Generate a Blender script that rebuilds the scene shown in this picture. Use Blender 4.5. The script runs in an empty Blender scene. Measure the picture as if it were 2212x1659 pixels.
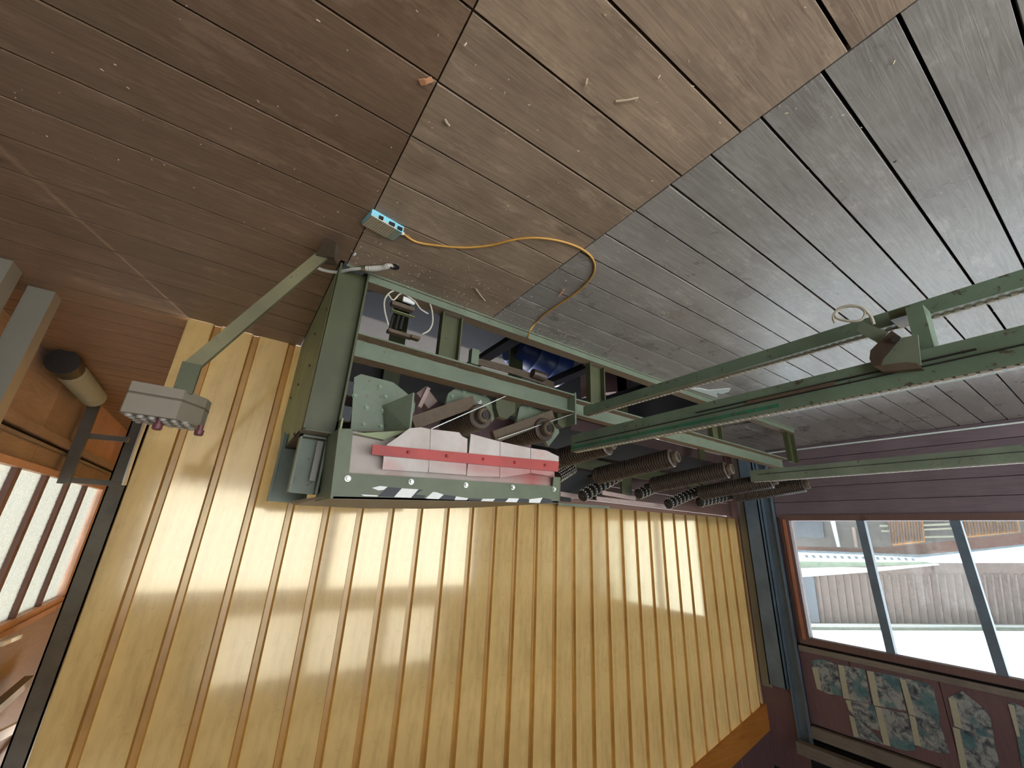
import bpy, bmesh, math, random
from mathutils import Vector, Matrix
random.seed(7)
S = bpy.context.scene
col = S.collection
V = Vector

# ------------------------------------------------------------------ camera
YAW, PIT, ROL, FPX = 0.57788742, 0.353321631, 3.19117633, 887.124408
CW = V((0, 0, 1.6))
fwd = V((-math.sin(YAW)*math.cos(PIT), math.cos(YAW)*math.cos(PIT), -math.sin(PIT)))
r0 = V((math.cos(YAW), math.sin(YAW), 0)); u0 = r0.cross(fwd)
rt = math.cos(ROL)*r0 + math.sin(ROL)*u0
up = -math.sin(ROL)*r0 + math.cos(ROL)*u0
cam = bpy.data.cameras.new('camera'); co = bpy.data.objects.new('camera', cam); col.objects.link(co)
cam.sensor_width = 36; cam.lens = FPX/2212*36; cam.clip_start = 0.02; cam.clip_end = 300
co.matrix_world = Matrix(((rt.x, up.x, -fwd.x, CW.x), (rt.y, up.y, -fwd.y, CW.y), (rt.z, up.z, -fwd.z, CW.z), (0, 0, 0, 1)))
S.camera = co

def ray(x, y): return fwd + rt*((x-1106)/FPX) - up*((y-829.5)/FPX)
def PZ(x, y, z=0.0): d = ray(x, y); return CW + d*((z-1.6)/d.z)      # measured point -> place on the level z
def PY(x, y, Y): d = ray(x, y); return CW + d*(Y/d.y)                # ... on the upright plane y = Y
def PX(x, y, X): d = ray(x, y); return CW + d*(X/d.x)                # ... on the upright plane x = X

# ------------------------------------------------------------------ world, sun, exposure
w = bpy.data.worlds.new('sky'); S.world = w; w.use_nodes = True
nt = w.node_tree; bg = nt.nodes['Background']
bg.inputs[0].default_value = (0.90, 0.95, 1.0, 1); bg.inputs[1].default_value = 3.6
sun = bpy.data.lights.new('sun', 'SUN'); so = bpy.data.objects.new('sun', sun); col.objects.link(so)
sun.energy = 2.2; sun.angle = 0.02; sun.color = (1.0, 0.86, 0.66)
so.rotation_euler = V((0.42, -1.0, -0.80)).to_track_quat('-Z', 'Y').to_euler(); so.location = (0, 20, 20)
S.view_settings.view_transform = 'Standard'; S.view_settings.look = 'None'
S.view_settings.gamma = 1; S.view_settings.use_curve_mapping = False
S.view_settings.exposure = 1.15

# ------------------------------------------------------------------ materials
def lin(c): return tuple(((v/255)/12.92 if v/255 <= .04045 else ((v/255+.055)/1.055)**2.4) for v in c)
class NT:
    def __init__(s, name):
        s.m = bpy.data.materials.new(name); s.m.use_nodes = True; s.t = s.m.node_tree
        s.b = s.t.nodes['Principled BSDF']; s.out = s.t.nodes['Material Output']
    def n(s, t, **k):
        o = s.t.nodes.new(t)
        for a, v in k.items(): setattr(o, a, v)
        return o
    def l(s, a, b): s.t.links.new(a, b)
    def coord(s, scale=(1, 1, 1), kind='Object'):
        c = s.n('ShaderNodeTexCoord'); mp = s.n('ShaderNodeMapping'); mp.inputs['Scale'].default_value = scale
        s.l(c.outputs[kind], mp.inputs[0]); return mp.outputs[0]
    def noise(s, vec, scale, detail=4, rough=.6, dist=0):
        o = s.n('ShaderNodeTexNoise'); o.inputs['Scale'].default_value = scale; o.inputs['Detail'].default_value = detail
        o.inputs['Roughness'].default_value = rough; o.inputs['Distortion'].default_value = dist
        s.l(vec, o.inputs['Vector']); return o.outputs[0]
    def ramp(s, f, stops):
        o = s.n('ShaderNodeValToRGB'); e = o.color_ramp.elements
        while len(e) < len(stops): e.new(.5)
        for i, (p, c) in enumerate(stops):
            e[i].position = p; e[i].color = (*c, 1) if len(c) == 3 else c
        s.l(f, o.inputs[0]); return o.outputs[0]
    def mix(s, f, a, b, mode='MIX'):
        o = s.n('ShaderNodeMix', data_type='RGBA', blend_type=mode)
        for i, v in ((0, f), (6, a), (7, b)):
            if isinstance(v, (int, float)): o.inputs[i].default_value = v
            elif isinstance(v, tuple): o.inputs[i].default_value = (*v, 1)
            else: s.l(v, o.inputs[i])
        return o.outputs[2]
    def bump(s, h, strength=.3, dist=.01):
        o = s.n('ShaderNodeBump'); o.inputs['Strength'].default_value = strength; o.inputs['Distance'].default_value = dist
        s.l(h, o.inputs['Height']); s.l(o.outputs[0], s.b.inputs['Normal'])
B3 = ((0, 0, 0), (1, 1, 1))

def paint(name, base, chip=None, rough=.5, dust=.7, amt=.5, metal=0, spec=.5):
    """old paint: soft tone changes, chips, settled sawdust on faces that point up"""
    q = NT(name); v = q.coord()
    n1 = q.noise(v, 3.5, 5, .65); n2 = q.noise(v, 22, 5, .7)
    c = q.mix(q.ramp(n1, [(.3, (0, 0, 0)), (.75, (1, 1, 1))]), tuple(x*.72 for x in base), tuple(min(1, x*1.18) for x in base))
    if chip:
        f = q.ramp(n2, [(.70-.12*amt, (0, 0, 0)), (.76-.12*amt, (1, 1, 1))])
        c = q.mix(f, c, chip)
    if dust > 0:
        g = q.n('ShaderNodeNewGeometry'); sp = q.n('ShaderNodeSeparateXYZ'); q.l(g.outputs['True Normal'], sp.inputs[0])
        r = q.ramp(sp.outputs[2], [(.5, (0, 0, 0)), (.9, (dust,)*3)])
        nd = q.noise(v, 60, 5, .7)
        dc = q.mix(nd, (.085, .055, .033), (.30, .21, .13))
        c = q.mix(r, c, dc)
    q.l(c, q.b.inputs['Base Color']); q.b.inputs['Roughness'].default_value = rough
    q.b.inputs['Metallic'].default_value = metal; q.bump(n2, .15, .004)
    return q.m

def wood(name, dark, light, axis=0, rough=.55, scale=1.0, rnd=.5, grey=0, spec=.5):
    q = NT(name)
    c = q.n('ShaderNodeTexCoord'); oi = q.n('ShaderNodeObjectInfo')
    ad = q.n('ShaderNodeVectorMath', operation='ADD'); ml = q.n('ShaderNodeVectorMath', operation='SCALE'); ml.inputs['Scale'].default_value = 37.0
    cb = q.n('ShaderNodeCombineXYZ')
    for i in range(3): q.l(oi.outputs['Random'], cb.inputs[i])
    q.l(cb.outputs[0], ml.inputs[0]); q.l(c.outputs['Object'], ad.inputs[0]); q.l(ml.outputs[0], ad.inputs[1])
    mp = q.n('ShaderNodeMapping'); sc = [14*scale]*3; sc[axis] = .9*scale; mp.inputs['Scale'].default_value = sc
    q.l(ad.outputs[0], mp.inputs[0])
    g1 = q.noise(mp.outputs[0], 1.3, 4, .6, 1.2)
    wv = q.n('ShaderNodeMath', operation='SINE'); mu = q.n('ShaderNodeMath', operation='MULTIPLY'); mu.inputs[1].default_value = 42
    q.l(g1, mu.inputs[0]); q.l(mu.outputs[0], wv.inputs[0])
    m2 = q.n('ShaderNodeMapping'); sc = [60*scale]*3; sc[axis] = 2.2*scale; m2.inputs['Scale'].default_value = sc
    q.l(ad.outputs[0], m2.inputs[0]); g2 = q.noise(m2.outputs[0], 2, 5, .7)
    g3 = q.noise(ad.outputs[0], 2.2, 5, .65)
    mr = q.n('ShaderNodeMapRange'); mr.inputs[1].default_value = -1; q.l(wv.outputs[0], mr.inputs[0])
    f = q.mix(.42, q.ramp(g2, [(.3, (0,)*3), (.72, (1,)*3)]), mr.outputs[0])
    f = q.mix(.45, f, q.ramp(g3, [(.3, (0,)*3), (.7, (1,)*3)]))
    cc = q.mix(f, dark, light)
    # knots
    vo = q.n('ShaderNodeTexVoronoi'); mk = q.n('ShaderNodeMapping'); s3 = [3.2*scale]*3; s3[axis] = 1.1*scale; mk.inputs['Scale'].default_value = s3
    q.l(ad.outputs[0], mk.inputs[0]); q.l(mk.outputs[0], vo.inputs['Vector']); vo.inputs['Scale'].default_value = 1.0
    kf = q.ramp(vo.outputs['Distance'], [(.05, (1,)*3), (.10, (0,)*3)])
    cc = q.mix(q.mix(.5, (0,)*3, kf), cc, tuple(x*.35 for x in dark))
    if name.startswith('floor'):
        m4 = q.n('ShaderNodeMapping'); s4 = [7, 7, 7]; s4[axis] = 2.2; m4.inputs['Scale'].default_value = s4; q.l(ad.outputs[0], m4.inputs[0])
        sc1 = q.ramp(q.noise(m4.outputs[0], 1.2, 6, .75), [(.54, (0,)*3), (.74, (.55,)*3)])
        cc = q.mix(sc1, cc, tuple(min(1, x*1.5+.03) for x in light))
    hv = q.n('ShaderNodeMapRange'); hv.inputs[3].default_value = 1-rnd*.35; hv.inputs[4].default_value = 1+rnd*.35
    q.l(oi.outputs['Random'], hv.inputs[0])
    hs = q.n('ShaderNodeHueSaturation'); q.l(hv.outputs[0], hs.inputs['Value']); q.l(cc, hs.inputs['Color'])
    q.l(hs.outputs[0], q.b.inputs['Base Color'])
    rr = q.n('ShaderNodeMapRange'); rr.inputs[3].default_value = rough-.14; rr.inputs[4].default_value = rough+.14
    q.l(g3, rr.inputs[0]); q.l(rr.outputs[0], q.b.inputs['Roughness']); q.b.inputs['Specular IOR Level'].default_value = spec
    q.bump(f, .25, .003)
    return q.m

def plain(name, c, rough=.5, metal=0, spec=.5, var=.25, sc=8):
    q = NT(name); n = q.noise(q.coord(), sc, 5, .6)
    q.l(q.mix(n, tuple(x*(1-var) for x in c), tuple(min(1, x*(1+var)) for x in c)), q.b.inputs['Base Color'])
    q.b.inputs['Roughness'].default_value = rough; q.b.inputs['Metallic'].default_value = metal
    q.b.inputs['Specular IOR Level'].default_value = spec
    return q.m

def sheetmat(name, a, b, trans, rough, stain):
    """see-through yellow plastic: glossy skin over a light-passing body"""
    q = NT(name); v = q.coord()
    n1 = q.noise(v, 1.1, 4, .6); n2 = q.noise(q.coord((5, 5, 1.0)), 1.3, 7, .75)
    n3 = q.noise(q.coord((3, 3, 9)), 3, 5, .7)
    c = q.mix(q.ramp(n1, [(.3, (0,)*3), (.7, (1,)*3)]), a, b)
    c = q.mix(q.ramp(n2, [(.47, (0,)*3), (.68, (stain,)*3)]), c, tuple(x*.55 for x in a))
    c = q.mix(q.ramp(n3, [(.60, (0,)*3), (.72, (stain*.6,)*3)]), c, tuple(x*.5 for x in a))
    q.l(c, q.b.inputs['Base Color']); q.b.inputs['Roughness'].default_value = rough
    q.b.inputs['Specular IOR Level'].default_value = .6
    q.l(q.mix(n2, (rough*.5,)*3, (rough*1.7,)*3), q.b.inputs['Roughness'])
    tr = q.n('ShaderNodeBsdfTranslucent'); q.l(c, tr.inputs[0])
    mx = q.n('ShaderNodeMixShader'); mx.inputs[0].default_value = trans
    q.l(q.b.outputs[0], mx.inputs[1]); q.l(tr.outputs[0], mx.inputs[2])
    fr = q.n('ShaderNodeFresnel'); fr.inputs[0].default_value = 1.72; gl = q.n('ShaderNodeBsdfGlossy'); gl.inputs['Roughness'].default_value = rough*.6; gl.inputs[0].default_value = (1.0, .84, .50, 1)
    m2 = q.n('ShaderNodeMixShader'); q.l(fr.outputs[0], m2.inputs[0]); q.l(mx.outputs[0], m2.inputs[1]); q.l(gl.outputs[0], m2.inputs[2]); q.l(m2.outputs[0], q.out.inputs[0])
    q.bump(n1, .12, .02)
    return q.m

def glassmat(name, dirt, tint=(.80, .84, .85), frosted=False):
    q = NT(name); t = q.n('ShaderNodeBsdfTransparent'); t.inputs[0].default_value = (*tint, 1)
    g = q.n('ShaderNodeBsdfGlossy'); g.inputs['Roughness'].default_value = .03
    fr = q.n('ShaderNodeFresnel'); fr.inputs[0].default_value = 1.45
    m1 = q.n('ShaderNodeMixShader'); q.l(fr.outputs[0], m1.inputs[0]); q.l(t.outputs[0], m1.inputs[1]); q.l(g.outputs[0], m1.inputs[2])
    tl = q.n('ShaderNodeBsdfTranslucent'); tl.inputs[0].default_value = (.40, .39, .33, 1) if dirt > .5 else (.8, .82, .78, 1)
    m2 = q.n('ShaderNodeMixShader'); n = q.noise(q.coord(), 35, 6, .75)
    q.l(q.ramp(n, [(.35, (dirt*.4,)*3), (.75, (min(1, dirt*1.8),)*3)]), m2.inputs[0])
    q.l(m1.outputs[0], m2.inputs[1]); q.l(tl.outputs[0], m2.inputs[2]); q.l(m2.outputs[0], q.out.inputs[0])
    return q.m

M = {}
M['floor_a'] = wood('floor_wood_brown', lin((98, 76, 58)), lin((140, 114, 90)), 0, .50, 1, .25)
M['floor_b'] = wood('floor_wood_mid', lin((112, 94, 78)), lin((172, 148, 122)), 0, .48, 1, .25)
M['floor_c'] = wood('floor_wood_grey', lin((112, 104, 96)), lin((162, 156, 148)), 0, .30, 1, .2)
M['void'] = plain('void_shade', lin((22, 21, 24)), .9)  # near-black, puts the shade of pit and gaps into the colour
M['green'] = paint('sage_green_paint', lin((106, 116, 96)), lin((84, 72, 54)), .45, .9, .7)
M['greenShade'] = paint('shaded_green_paint', lin((72, 74, 46)), lin((60, 52, 38)), .5, .9, .4)  # green darkened so the shade on the post faces is in the colour
M['hood'] = paint('hood_green_paint', lin((84, 92, 64)), lin((92, 76, 56)), .45, .8, .3)
M['olive'] = paint('dusty_olive_post', lin((104, 98, 66)), lin((92, 72, 50)), .55, .6, .6)
M['dusty'] = plain('thick_sawdust_layer', lin((118, 96, 72)), .95, 0, .2, .45, 70)
M['greenL'] = paint('pale_green_sheet', lin((128, 138, 98)), lin((84, 76, 52)), .5, .4, .2)
M['greenB'] = paint('worn_rail_green', lin((104, 122, 100)), lin((70, 62, 48)), .42, .45, .8)
M['bright'] = paint('bright_green_wear', lin((48, 112, 82)), lin((66, 80, 60)), .45, .2, 1.3)
M['steel'] = plain('dark_worn_steel', lin((78, 66, 56)), .45, .35, .5, .5, 30)
M['steelD'] = plain('oily_steel_and_shade', lin((38, 34, 31)), .5, .2, .5, .5, 30)
M['rust'] = plain('rusty_brown', lin((90, 76, 60)), .7, .1, .4, .45, 18)
M['chrome'] = plain('bright_bolt_metal', lin((196, 198, 190)), .3, .8)
M['chainm'] = plain('worn_chain', lin((168, 158, 140)), .5, .1, .5, .3, 60)
M['bolt'] = plain('green_bolt_head', lin((120, 136, 112)), .4, .1)
M['red'] = paint('faded_red_paint', lin((164, 58, 50)), lin((112, 60, 48)), .5, .1, .2)
M['white'] = plain('white_sticker', lin((214, 214, 208)), .5, 0, .5, .1, 40)
M['black'] = plain('black_sticker', lin((22, 24, 28)), .5)
M['cable'] = plain('pale_cable', lin((186, 180, 162)), .5, 0, .5, .15)
M['cableY'] = plain('ochre_cable', lin((184, 138, 62)), .5, 0, .5, .2)
M['conduit'] = plain('pale_conduit', lin((178, 172, 160)), .5, 0, .5, .2)
M['blue'] = plain('light_blue_plastic', lin((128, 196, 210)), .4, 0, .5, .12)
M['ribbed'] = plain('grey_green_rubber', lin((150, 156, 132)), .6, 0, .5, .15, 30)
M['console'] = plain('beige_grey_enclosure', lin((116, 106, 88)), .45, 0, .5, .12, 14)
M['button'] = plain('pale_button', lin((150, 144, 134)), .3)
M['knob'] = plain('dark_red_knob', lin((96, 48, 50)), .4)
M['bluegrey'] = paint('blue_grey_steel_paint', lin((92, 106, 116)), lin((70, 72, 72)), .4, .2, .15)
M['darkgrey'] = paint('dark_grey_steel_paint', lin((82, 84, 80)), lin((50, 48, 42)), .45, .2, .1)
M['palegrey'] = plain('pale_grey_column', lin((122, 116, 102)), .3, 0, .5, .1, 3)
M['redwood'] = wood('dark_red_wall_wood', lin((84, 60, 62)), lin((110, 82, 82)), 2, .6, .5, .4)
M['redwoodH'] = wood('dark_red_wall_boards', lin((84, 70, 74)), lin((110, 94, 98)), 1, .6, .5, .4)
M['redwoodX'] = wood('dark_red_back_boards', lin((70, 52, 50)), lin((92, 70, 66)), 0, .6, .5, .4)
M['frame'] = wood('window_frame_wood', lin((84, 60, 56)), lin((110, 80, 72)), 2, .5, .6, .2)
M['bead'] = wood('orange_brown_bead', lin((140, 84, 60)), lin((172, 108, 78)), 2, .5, .6, .1)
M['greywood'] = wood('grey_timber', lin((92, 84, 76)), lin((132, 122, 108)), 1, .6, .6, .3)
M['ply'] = wood('warm_plywood', lin((136, 104, 84)), lin((188, 150, 124)), 2, .5, .5, .3)
M['plyG'] = wood('brown_wall_boards', lin((108, 92, 80)), lin((150, 130, 114)), 1, .55, .5, .3)
M['orange'] = wood('orange_trim_wood', lin((168, 100, 36)), lin((206, 138, 62)), 0, .5, .5, .2)
M['roof'] = wood('roof_underside', lin((70, 52, 40)), lin((104, 78, 58)), 1, .7, .4, .3)
M['sheet'] = sheetmat('yellow_plastic_sheet', lin((150, 124, 78)), lin((174, 148, 98)), .14, .12, .55)
M['band'] = sheetmat('amber_sheet_groove', lin((112, 78, 30)), lin((146, 108, 50)), .14, .35, .7)
M['sheetX'] = sheetmat('unseen_fill_sheet', lin((230, 200, 150)), lin((240, 214, 170)), .75, .4, .2)  # extra translucent so sun passes through and brightens the left wall
M['glass'] = glassmat('dusty_glass', .035)
M['frost'] = glassmat('frosted_glass', .75, (1, 1, 1))
M['bluedrum'] = plain('blue_drum_paint', lin((36, 58, 112)), .4)
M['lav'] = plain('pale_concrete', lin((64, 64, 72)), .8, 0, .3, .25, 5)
M['duct'] = plain('grey_green_hose', lin((132, 134, 116)), .5, 0, .5, .1)
M['plastic'] = plain('torn_white_plastic', lin((206, 214, 208)), .4, 0, .5, .1)
M['chip'] = plain('fresh_wood_chip', lin((206, 150, 108)), .7, 0, .3, .15, 60)
M['straw'] = plain('pale_splinter', lin((196, 178, 150)), .7, 0, .3, .15, 60)
M['zinc'] = plain('white_metal_roof', lin((222, 228, 224)), .4, 0, .5, .06)
M['pinkwall'] = wood('weathered_pinkish_cladding', lin((88, 72, 66)), lin((130, 108, 100)), 2, .8, .35, .3)
M['yelclad'] = wood('yellow_brown_corrugated', lin((168, 98, 36)), lin((222, 160, 78)), 2, .7, .6, .4)
M['greyclad'] = plain('grey_outdoor_wall', lin((104, 98, 94)), .8, 0, .3, .2, 2)
M['dkglass'] = plain('dark_window_glass', lin((64, 70, 80)), .15)
M['rustred'] = plain('rust_red_ledge', lin((112, 72, 60)), .8, 0, .3, .3, 12)
M['limb'] = plain('pale_pink_bar', lin((166, 142, 132)), .5, 0, .5, .2)

def curtain():
    q = NT('spray_marked_white_lining'); v = q.coord()
    c = q.mix(q.noise(v, 6, 5, .6), lin((150, 138, 126)), lin((198, 188, 180)))
    f = q.ramp(q.noise(v, 2.4, 3, .5), [(.56, (0,)*3), (.72, (.75,)*3)]); c = q.mix(f, c, lin((176, 70, 62)))
    f = q.ramp(q.noise(v, 4.1, 4, .6), [(.60, (0,)*3), (.72, (.6,)*3)]); c = q.mix(f, c, lin((120, 92, 60)))
    tc = q.n('ShaderNodeTexCoord'); sp = q.n('ShaderNodeSeparateXYZ'); q.l(tc.outputs['Object'], sp.inputs[0])
    rz = q.n('ShaderNodeMapRange'); rz.inputs[1].default_value = 1.30; rz.inputs[2].default_value = 1.22; q.l(sp.outputs[2], rz.inputs[0])
    rx = q.n('ShaderNodeMapRange'); rx.inputs[1].default_value = -.85; rx.inputs[2].default_value = -1.25; q.l(sp.outputs[0], rx.inputs[0])
    mm = q.n('ShaderNodeMath', operation='MULTIPLY'); q.l(rz.outputs[0], mm.inputs[0]); q.l(rx.outputs[0], mm.inputs[1])
    r2 = q.n('ShaderNodeMapRange'); r2.inputs[1].default_value = 1.12; r2.inputs[2].default_value = 1.17; q.l(sp.outputs[2], r2.inputs[0])
    m3 = q.n('ShaderNodeMath', operation='MULTIPLY'); q.l(mm.outputs[0], m3.inputs[0]); q.l(r2.outputs[0], m3.inputs[1])
    c = q.mix(q.mix(.55, (0, 0, 0), m3.outputs[0]), c, lin((150, 44, 42)))
    q.l(c, q.b.inputs['Base Color']); q.b.inputs['Roughness'].default_value = .4; return q.m
M['curtain'] = curtain()
def paper():
    q = NT('printed_calendar_paper'); c = q.n('ShaderNodeTexCoord'); oi = q.n('ShaderNodeObjectInfo')
    ad = q.n('ShaderNodeVectorMath', operation='ADD'); q.l(c.outputs['Object'], ad.inputs[0]); cb = q.n('ShaderNodeCombineXYZ')
    mu = q.n('ShaderNodeMath', operation='MULTIPLY'); mu.inputs[1].default_value = 50; q.l(oi.outputs['Random'], mu.inputs[0])
    for i in range(3): q.l(mu.outputs[0], cb.inputs[i])
    q.l(cb.outputs[0], ad.inputs[1])
    n = q.noise(ad.outputs[0], 11, 6, .7, .5); n2 = q.noise(ad.outputs[0], 4, 2, .5)
    cc = q.ramp(n, [(.36, lin((36, 44, 54))), (.46, lin((92, 98, 102))), (.58, lin((150, 152, 146))), (.72, lin((110, 118, 120)))])
    f = q.ramp(n2, [(.52, (0,)*3), (.60, (.75,)*3)]); cc = q.mix(f, cc, lin((58, 104, 108)))
    q.l(cc, q.b.inputs['Base Color']); q.b.inputs['Roughness'].default_value = .5; return q.m
M['photo'] = paper()
M['paper'] = plain('date_strip_paper', lin((166, 162, 140)), .6, 0, .4, .12, 30)

# ------------------------------------------------------------------ mesh helpers
class MB:
    def __init__(s): s.v = []; s.f = []; s.mi = []; s.cur = 0
    def add(s, vs, fs):
        o = len(s.v); s.v += [tuple(p) for p in vs]; s.f += [tuple(i+o for i in f) for f in fs]; s.mi += [s.cur]*len(fs); return s
    def box(s, a, b):
        x0, y0, z0 = (min(a[i], b[i]) for i in range(3)); x1, y1, z1 = (max(a[i], b[i]) for i in range(3))
        return s.add([(x0,y0,z0),(x1,y0,z0),(x1,y1,z0),(x0,y1,z0),(x0,y0,z1),(x1,y0,z1),(x1,y1,z1),(x0,y1,z1)],
                     [(0,3,2,1),(4,5,6,7),(0,1,5,4),(1,2,6,5),(2,3,7,6),(3,0,4,7)])
    def bbox(s, a, b, c=.004):
        """box with chamfered upright edges and top rim"""
        x0, y0, z0 = (min(a[i], b[i]) for i in range(3)); x1, y1, z1 = (max(a[i], b[i]) for i in range(3))
        vs = [(x0,y0,z0),(x1,y0,z0),(x1,y1,z0),(x0,y1,z0),(x0,y0,z1-c),(x1,y0,z1-c),(x1,y1,z1-c),(x0,y1,z1-c),
              (x0+c,y0+c,z1),(x1-c,y0+c,z1),(x1-c,y1-c,z1),(x0+c,y1-c,z1)]
        return s.add(vs, [(0,3,2,1),(0,1,5,4),(1,2,6,5),(2,3,7,6),(3,0,4,7),(4,5,9,8),(5,6,10,9),(6,7,11,10),(7,4,8,11),(8,9,10,11)])
    def prism(s, pts, ext):
        n = len(pts); e = V(ext); P = [V(p) for p in pts]
        nn = V((0, 0, 0))
        for i in range(n): nn += P[i].cross(P[(i+1) % n])
        if nn.dot(e) > 0: P = P[::-1]
        Q = [p+e for p in P]
        return s.add(P+Q, [tuple(range(n)), tuple(range(2*n-1, n-1, -1))] + [((i+1) % n, i, n+i, n+(i+1) % n) for i in range(n)])
    def bar(s, p, q, w, h, upv=(0, 0, 1)):
        p, q = V(p), V(q); d = (q-p).normalized(); u = V(upv)
        if abs(d.dot(u)) > .98: u = V((0, 1, 0))
        r = d.cross(u).normalized(); u = r.cross(d).normalized()
        c = [(-w/2, -h/2), (w/2, -h/2), (w/2, h/2), (-w/2, h/2)]
        vs = [p+r*a+u*b for a, b in c]+[q+r*a+u*b for a, b in c]
        return s.add(vs, [(3,2,1,0),(4,5,6,7),(0,1,5,4),(1,2,6,5),(2,3,7,6),(3,0,4,7)])
    def ring(s, c, d, r, n):
        d = V(d).normalized(); a = V((0, 0, 1)) if abs(d.z) < .9 else V((1, 0, 0))
        x = d.cross(a).normalized(); y = d.cross(x)
        return [c+x*(r*math.cos(2*math.pi*i/n))+y*(r*math.sin(2*math.pi*i/n)) for i in range(n)]
    def lathe(s, p, q, prof, n=16, cap=True):
        p, q = V(p), V(q); d = q-p; o = []
        for t, r in prof: o += s.ring(p+d*t, d, max(r, 1e-4), n)
        fs = []
        for k in range(len(prof)-1):
            for i in range(n): j = (i+1) % n; fs.append((k*n+i, (k+1)*n+i, (k+1)*n+j, k*n+j))
        if cap: fs += [tuple(range(n)), tuple((len(prof)-1)*n+i for i in range(n-1, -1, -1))]
        return s.add(o, fs)
    def cyl(s, p, q, r, n=14): return s.lathe(p, q, [(0, r), (1, r)], n)
    def tube(s, pts, r, n=8, smooth=6):
        P = [V(p) for p in pts]
        if smooth > 1 and len(P) > 2:
            Q = []
            for i in range(len(P)-1):
                a = P[max(i-1, 0)]; b = P[i]; c = P[i+1]; d = P[min(i+2, len(P)-1)]
                for k in range(smooth):
                    t = k/smooth
                    Q.append(.5*((2*b)+(c-a)*t+(2*a-5*b+4*c-d)*t*t+(3*b-a-3*c+d)*t**3))
            P = Q+[P[-1]]
        T = [(P[min(i+1, len(P)-1)]-P[max(i-1, 0)]).normalized() for i in range(len(P))]
        x = T[0].cross(V((0, 0, 1)));  x = x.normalized() if x.length > .1 else V((1, 0, 0))
        vs = []
        for p, t in zip(P, T):
            x = (x-t*x.dot(t)).normalized(); y = t.cross(x)
            rr = r(len(vs)//n/(len(P)-1)) if callable(r) else r
            vs += [p+x*(rr*math.cos(2*math.pi*i/n))+y*(rr*math.sin(2*math.pi*i/n)) for i in range(n)]
        fs = [(k*n+i, k*n+(i+1) % n, (k+1)*n+(i+1) % n, (k+1)*n+i) for k in range(len(P)-1) for i in range(n)]
        fs += [tuple(range(n-1, -1, -1)), tuple((len(P)-1)*n+i for i in range(n))]
        return s.add(vs, fs)
    def hexbolt(s, c, d, r=.014, h=.012):
        c = V(c); d = V(d).normalized()
        s.lathe(c, c+d*h*.25, [(0, r*1.35), (1, r*1.35)], 12); return s.lathe(c+d*h*.25, c+d*h, [(0, r), (.8, r), (1, r*.8)], 6)
    def build(s, name, mat, parent=None, smooth=False, loc=None):
        me = bpy.data.meshes.new(name)
        off = V((0, 0, 0))
        if loc is not None: off = V(loc)
        me.from_pydata([tuple(V(p)-off) for p in s.v], [], s.f)
        for m in (mat if isinstance(mat, (list, tuple)) else [mat]): me.materials.append(M[m])
        for p, i in zip(me.polygons, s.mi): p.material_index = i; p.use_smooth = smooth
        if smooth:
            bm = bmesh.new(); bm.from_mesh(me)
            for e in bm.edges:
                if len(e.link_faces) == 2 and e.calc_face_angle(0) > .6: e.smooth = False
            bm.to_mesh(me); bm.free()
        me.update()
        o = bpy.data.objects.new(name, me); col.objects.link(o); o.location = off
        if parent is not None:
            o.parent = parent
            o.location = off - (world_loc(parent))
        return o
def world_loc(o):
    l = V(o.location)
    while o.parent is not None: o = o.parent; l += V(o.location)
    return l
def empty(name, loc=(0, 0, 0)):
    o = bpy.data.objects.new(name, None); col.objects.link(o); o.location = loc; o.empty_display_size = .1; return o
def tag(o, label=None, cat=None, group=None, kind=None):
    for k, v in (('label', label), ('category', cat), ('group', group), ('kind', kind)):
        if v: o[k] = v
    return o
def struct(o): o['kind'] = 'structure'; return o

# ================================================================== THE SETTING
XR, XL, YW = -7.62, 1.93, 4.12
# ---- floor of planks
fl = struct(empty('floor'))
def plank(x0, x1, y0, y1, mat, dz=0, gap=.004):
    m = MB(); n = max(1, int((x1-x0)/1.5)); jit = random.uniform(-.0012, .0012)
    m.bbox((x0+.0015, y0+gap/2, -.04), (x1-.0015, y1-gap/2, dz+jit), .0008)
    o = m.build('plank', mat, fl, loc=((x0+x1)/2, (y0+y1)/2, 0)); return o
# right section: narrow boards running away to the right wall, open joints
ys = [.03-.2085*k for k in range(16, 0, -1)] + [.03, .238, .45, .661, .866, 1.075, 1.289, 1.487, 1.69, 1.902, 2.11, 2.315, 2.49]
for i in range(len(ys)-1):
    g = .013 if i % 3 else .010
    plank(-7.62, -1.408, ys[i], ys[i+1], 'floor_c', 0, g)
y = 2.49
while y < YW+.08:
    plank(-7.62, -5.70, y, min(y+.2085, YW+.1), 'floor_c', 0, .008); y += .2085
# middle section
yb = [.157-.3*k for k in range(10, 0, -1)] + [.157, .53, .805, 1.083, 1.359, 1.638, 1.92, 2.2, 2.49]
for i in range(len(yb)-1): plank(-1.405, -.3015, yb[i], yb[i+1], 'floor_b', 0, .011)
# left section, running on past the yellow wall
ya = [-2.8+.28*k for k in range(0, 13)] + [.805, 1.079, 1.358, 1.625, 1.926, 2.194, 2.47]
ya = sorted(set(round(a, 3) for a in ya)); ya = [a for a in ya if not (.56 < a < .80 and a not in (.805,))]
for i in range(len(ya)-1): plank(-.2985, XL, ya[i], ya[i+1], 'floor_a', 0, .010)
y = 2.47
while y < 11.8:
    plank(-.258 if y < YW-.05 else -.22, XL, y, y+.277, 'floor_a', 0, .013 if y < 6 else .018); y += .277
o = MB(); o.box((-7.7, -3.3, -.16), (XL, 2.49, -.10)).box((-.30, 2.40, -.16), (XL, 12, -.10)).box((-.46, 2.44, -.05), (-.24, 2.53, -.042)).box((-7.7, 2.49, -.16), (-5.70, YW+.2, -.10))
struct(o.build('dark_underfloor', 'void'))  # dark slab added under the boards to keep the joints black
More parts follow.
